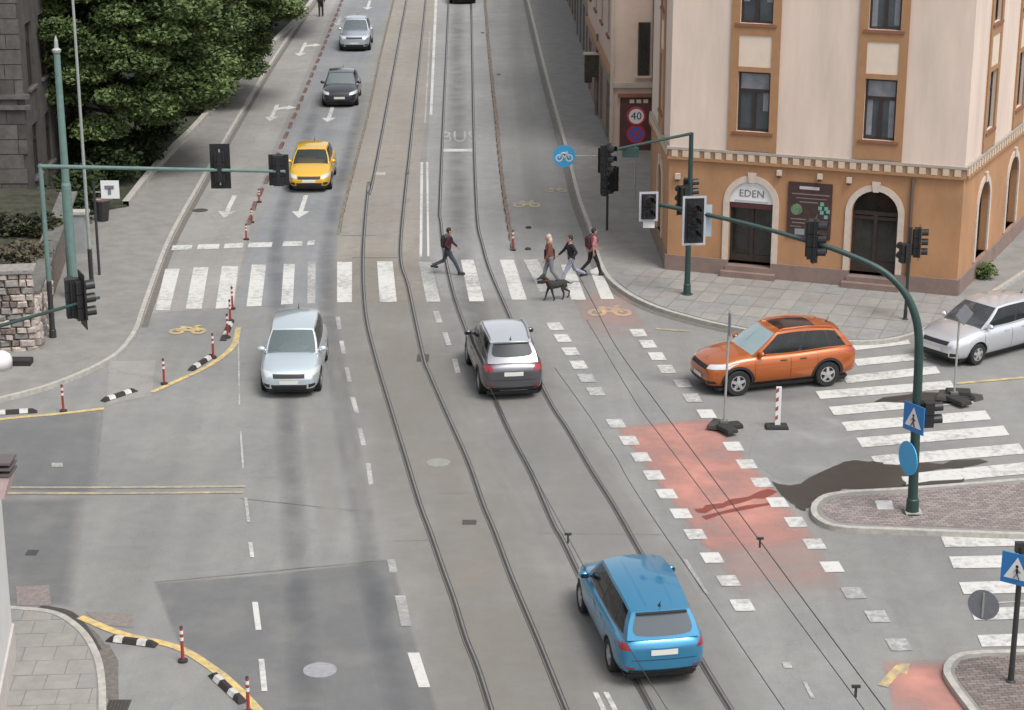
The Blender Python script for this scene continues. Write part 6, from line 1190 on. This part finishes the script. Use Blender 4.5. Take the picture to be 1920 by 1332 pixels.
# ================================================================ PEOPLE AND DOG
M_skin = mat('skin', (0.38, 0.22, 0.16), 0.6); M_skind = mat('eye_dark', (0.02, 0.015, 0.012), 0.4)
def cloth(name, col): return mat('cloth_' + name, col, 0.9, var=0.15, scale=12)
def remesh(k, name, m, parent, vox=.022, smooth=4):
    o = k.build(name, m, None)
    def f(o):
        r_ = o.modifiers.new('r', 'REMESH'); r_.mode = 'VOXEL'; r_.voxel_size = vox; s_ = o.modifiers.new('s', 'SMOOTH'); s_.factor = .5; s_.iterations = smooth
    bake(o, [f]); o.data.polygons.foreach_set('use_smooth', [True] * len(o.data.polygons)); o.parent = parent
    if not o.data.materials: o.data.materials.append(m)
    return o
def person(label, px, py, yaw, h, top, trousers, hair, stride=.45, arm=.4, shoe=(.02, .02, .02), z=0.0135, lean=.04, bag=None, longhair=False, phase=1, coat=0.0, sleeves=True, hold=None):
    p = G(px, py, z); root = thing('person', label, 'person', (p.x, p.y, z), yaw); k = h / 1.72
    V3 = lambda x, y, z_: Vector((x * k, y * k, z_ * k))
    J = {}; hipz = .90 - .04 * stride
    J['pel'] = V3(0, 0, hipz + .04); J['chest'] = V3(0, lean, 1.28); J['neck'] = V3(0, lean * 1.2, 1.46); J['head'] = V3(0, lean * 1.2 + .02, 1.60)
    for s_ in (1, -1):
        a = stride * s_ * phase; hip = V3(.085 * s_, 0, hipz); kn = hip + V3(0.01 * s_, .43 * math.sin(a) + (.06 if a < 0 else .03), -.43 * math.cos(a)); b = a - (.55 if a < 0 else .10) * abs(stride) / .45 if stride else 0
        an = kn + V3(0, .42 * math.sin(b), -.42 * math.cos(b)); J['hip', s_], J['kn', s_], J['an', s_] = hip, kn, an; J['toe', s_] = an + V3(0.015 * s_, .19, -.045 if a > 0 else -.07)
        q = -arm * s_ * phase; sh = V3(.185 * s_, lean, 1.40); el = sh + V3(.05 * s_, .28 * math.sin(q), -.28 * math.cos(q)); 
        bend = q + .35
        if hold == s_: bend = q + 1.25
        wr_ = el + V3(.0 * s_, .25 * math.sin(bend), -.25 * math.cos(bend)); J['sh', s_], J['el', s_], J['wr', s_] = sh, el, wr_; J['fd', s_] = (wr_ - el).normalized()
    low = min(J['toe', 1].z, J['toe', -1].z, J['an', 1].z - .07 * k, J['an', -1].z - .07 * k)
    for q in J:
        if not (isinstance(q, tuple) and q[0] == 'fd'): J[q] = J[q] - Vector((0, 0, low - .025 * k))
    b = MB(); g = lambda *n_: [J[i] if i in J else i for i in n_]
    R = lambda *r_: [x * k for x in r_]
    b.tube([J['pel'] - V3(0, 0, .08), J['pel'], J['pel'].lerp(J['chest'], .5), J['chest'], J['chest'].lerp(J['neck'], .65), J['neck']], R(.13, .15, .13, .155, .11, .06), 14, flat=.72)
    b.tube([J['neck'] - V3(0, 0, .04), J['head'] - V3(0, .01, .04)], R(.055, .055), 10); b.ball(J['head'], [x * k for x in (.075, .095, .115)], 14, 10); b.ball(J['head'] + V3(0, .03, -.06), [x * k for x in (.055, .06, .06)], 10, 8)
    for s_ in (1, -1):
        b.tube(g(('hip', s_), ('kn', s_), ('an', s_)), R(.085, .055, .04), 10); b.tube([J['hip', s_] + V3(0, 0, .05), J['hip', s_].lerp(J['kn', s_], .4)], R(.095, .078), 10)
        b.tube([J['chest'] + V3(.06 * s_, 0, .10), J['sh', s_], J['el', s_], J['wr', s_]], R(.07, .058, .042, .030), 10); b.tube([J['an', s_] + V3(0, -.05, -.02), J['toe', s_]], R(.042, .036), 8)
        b.ball(J['wr', s_] + J['fd', s_] * .05 * k, [x * k for x in (.028, .04, .055)], 8, 6)
    body = remesh(b, 'body', M_skin, root); e = MB()
    f = V3(0, .085, 0); e.ball(J['head'] + V3(0, .10, -.015), [x * k for x in (.014, .02, .022)], 6, 5); e.ball(J['head'] + V3(0, .086, -.062), [x * k for x in (.026, .012, .008)], 6, 4)
    for s_ in (1, -1):
        e.ball(J['head'] + V3(.076 * s_, 0, -.01), [x * k for x in (.012, .025, .035)], 6, 5)
        wr_, fd = J['wr', s_], J['fd', s_]; pc = wr_ + fd * .07 * k; side = Vector((s_, 0, 0)); back = Vector((0, -1, 0)) - fd * Vector((0, -1, 0)).dot(fd); back.normalize()
        for i, ln in enumerate((.060, .072, .068, .054)):
            o_ = pc + back * ((i - 1.5) * .019 * k) + fd * .02 * k; e.tube([o_, o_ + fd * ln * .5 * k, o_ + fd * ln * .85 * k - side * .02 * k], R(.009, .0085, .007), 6)
        o_ = wr_ + fd * .045 * k - back * .03 * k; e.tube([o_, o_ - back * .022 * k + fd * .028 * k, o_ - back * .026 * k + fd * .055 * k - side * .01 * k], R(.011, .010, .008), 6)
    en = len(e.f); e.mi = 1
    for s_ in (1, -1): e.ball(J['head'] + V3(.03 * s_, .088, .005), [x * k for x in (.011, .007, .007)], 6, 4)
    tmp = e.build('t', [M_skin, M_skind]); bm = bmesh.new(); bm.from_mesh(body.data)
    n0 = len(bm.faces); bm.from_mesh(tmp.data); bm.faces.ensure_lookup_table(); body.data.materials.append(M_skind); bm.to_mesh(body.data); bm.free(); bpy.data.objects.remove(tmp)
    mi = [p_.material_index for p_ in body.data.polygons]
    # clothes
    t = MB(); t.tube([J['pel'] - V3(0, 0, .06 + coat), J['pel'], J['pel'].lerp(J['chest'], .5), J['chest'], J['chest'].lerp(J['neck'], .7)], R(.165 + coat * .15, .165, .152, .172, .115), 14, flat=.76)
    for s_ in (1, -1): t.tube([J['chest'] + V3(.06 * s_, 0, .10), J['sh', s_], J['el', s_]] + ([J['wr', s_]] if sleeves else []), R(*([.082, .072, .056, .042][:4 if sleeves else 3])), 10)
    remesh(t, 'jacket' if sleeves else 'shirt', top, root)
    t = MB(); t.tube([J['pel'] + V3(0, 0, .08), J['pel'], J['pel'] - V3(0, 0, .12)], R(.152, .16, .14), 14, flat=.78)
    for s_ in (1, -1): t.tube([J['hip', s_] + V3(0, 0, .04), J['hip', s_].lerp(J['kn', s_], .5), J['kn', s_], J['an', s_] + V3(0, 0, .01)], R(.102, .088, .07, .058), 10)
    remesh(t, 'trousers', trousers, root)
    for s_ in (1, -1):
        t = MB(); a = J['an', s_]; t.tube([a + V3(0, -.07, -.03), a + V3(0, .02, -.02), J['toe', s_]], R(.045, .055, .042), 8); t.build('shoe', mat('shoe_%d' % int(shoe[0] * 1000), shoe, .7), root, smooth=True, fix=True)
    t = MB(); hd = J['head']; t.ball(hd + V3(0, -.022, .028), [x * k for x in (.086, .098, .105)], 14, 9)
    if longhair: t.tube([hd + V3(0, -.05, .0), hd + V3(0, -.08, -.14), hd + V3(0, -.09, -.26)], R(.08, .075, .04), 10)
    t.build('hair', hair, root, smooth=True)
    if bag:
        t = MB(); c_ = J['chest'] + V3(0, -.20, -.06) if bag[0] == 'pack' else J['pel'] + V3(.24, -.02, .02); sz = (.28, .17, .42) if bag[0] == 'pack' else (.16, .36, .42); t.box(c_, [x * k for x in sz]); bo = t.build('backpack' if bag[0] == 'pack' else 'shoulder_bag', bag[1], root); bevel(bo, .04 * k, 3)
        t = MB()
        if bag[0] == 'pack':
            for s_ in (1, -1): t.tube([c_ + V3(.10 * s_, .05, .2), J['sh', s_].lerp(J['neck'], .4) + V3(0, .0, .09), J['chest'] + V3(.11 * s_, .14, 0), c_ + V3(.12 * s_, .08, -.16)], .018, 6)
        else: t.tube([c_ + V3(0, .1, .2), J['sh', 1].lerp(J['neck'], .45) + V3(0, .02, .09), c_ + V3(0, -.1, .2)], .016, 6)
        t.build('bag_strap', bag[1], root)
    return root
to_right = -math.pi / 2; 
def face(dx, dy): return math.atan2(dy, dx) - math.pi / 2
DK = cloth('black', (.015, .015, .018)); HB = mat('hair_dark', (.018, .013, .01), .7); HBl = mat('hair_fair', (.42, .36, .29), .7)
person('person in dark maroon jacket and blue jeans walking right on the zebra crossing', 840, 515, face(1, .05), 1.64, cloth('maroon', (.045, .012, .02)), cloth('slate_jeans', (.045, .055, .075)), HB, .52, .45, bag=('pack', DK), hold=1)
person('person in reddish top with dark green bag at the left of the walking group', 1031, 533, face(-1, -.15), 1.66, cloth('rust', (.16, .055, .045)), cloth('grey_trousers', (.16, .165, .19)), HBl, .26, .15, longhair=True, coat=.1, bag=('side', cloth('dark_green', (.018, .025, .015))))
person('person in black top and pale grey trousers in the middle of the walking group', 1071, 533, face(-1, -.3), 1.68, DK, cloth('pale_grey', (.25, .26, .33)), HB, .5, .55, phase=-1, hold=-1)
person('person in pink shirt with dark backpack walking at the kerb', 1110, 517, face(.9, .25), 1.62, cloth('pink', (.42, .16, .19)), cloth('black_trousers', (.016, .012, .016)), HB, .35, .3, bag=('pack', cloth('plum', (.05, .012, .022))), sleeves=False)
person('person in dark clothes standing on the cycle lane at the top edge', 602, 31, face(0, 1), 1.75, DK, cloth('charcoal', (.03, .027, .025)), HB, .10, .1)
person('person in dark clothes on the pavement under the tree edge', 463, 138, face(0, -1), 1.72, DK, cloth('charcoal', (.03, .027, .025)), HB, .2, .2, z=PZ)
# dog on the crossing
def dog(label, px, py, yaw, m):
    p = G(px, py, .0135); root = thing('dog', label, 'dog', tuple(p), yaw); b = MB(); V3 = lambda x, y, z_: Vector((x, y, z_))
    b.tube([V3(0, -.34, .52), V3(0, -.22, .53), V3(0, 0, .49), V3(0, .20, .52), V3(0, .32, .58)], [.09, .12, .115, .15, .11], 12); b.tube([V3(0, .28, .58), V3(0, .42, .74), V3(0, .48, .80)], [.10, .075, .07], 10); b.ball((0, .52, .82), (.075, .10, .08), 10, 8); b.tube([V3(0, .56, .81), V3(0, .70, .76)], [.05, .032], 8)
    for s_ in (1, -1):
        st_ = .14 * s_; b.tube([V3(.07 * s_, .24, .46), V3(.075 * s_, .26 + st_ * .5, .24), V3(.075 * s_, .25 + st_, .03), V3(.075 * s_, .31 + st_, .02)], [.06, .036, .028, .03], 8)
        b.tube([V3(.07 * s_, -.28, .50), V3(.075 * s_, -.20 - st_ * .3, .34), V3(.075 * s_, -.36 - st_, .20), V3(.075 * s_, -.33 - st_, .03), V3(.075 * s_, -.27 - st_, .02)], [.09, .055, .034, .028, .03], 8)
        b.tube([V3(.05 * s_, .48, .87), V3(.075 * s_, .46, .95)], [.035, .012], 6)
    b.tube([V3(0, -.36, .55), V3(0, -.50, .48), V3(0, -.62, .52)], [.035, .025, .012], 8); remesh(b, 'body', m, root, .018, 3); k = MB(); k.lathe([(.10, -.012), (.10, .012)], (0, .40, .70), 12); k.build('collar', M_redp, root); k = MB(); k.ball((0, .715, .765), (.018, .015, .014), 6, 5); k.build('nose', M_black, root); return root
dog('dark dog walking in front of the group at the lower edge of the zebra crossing', 1044, 562, face(-1, -.5), mat('dog_coat', (.03, .03, .028), .9, var=.3, scale=20))
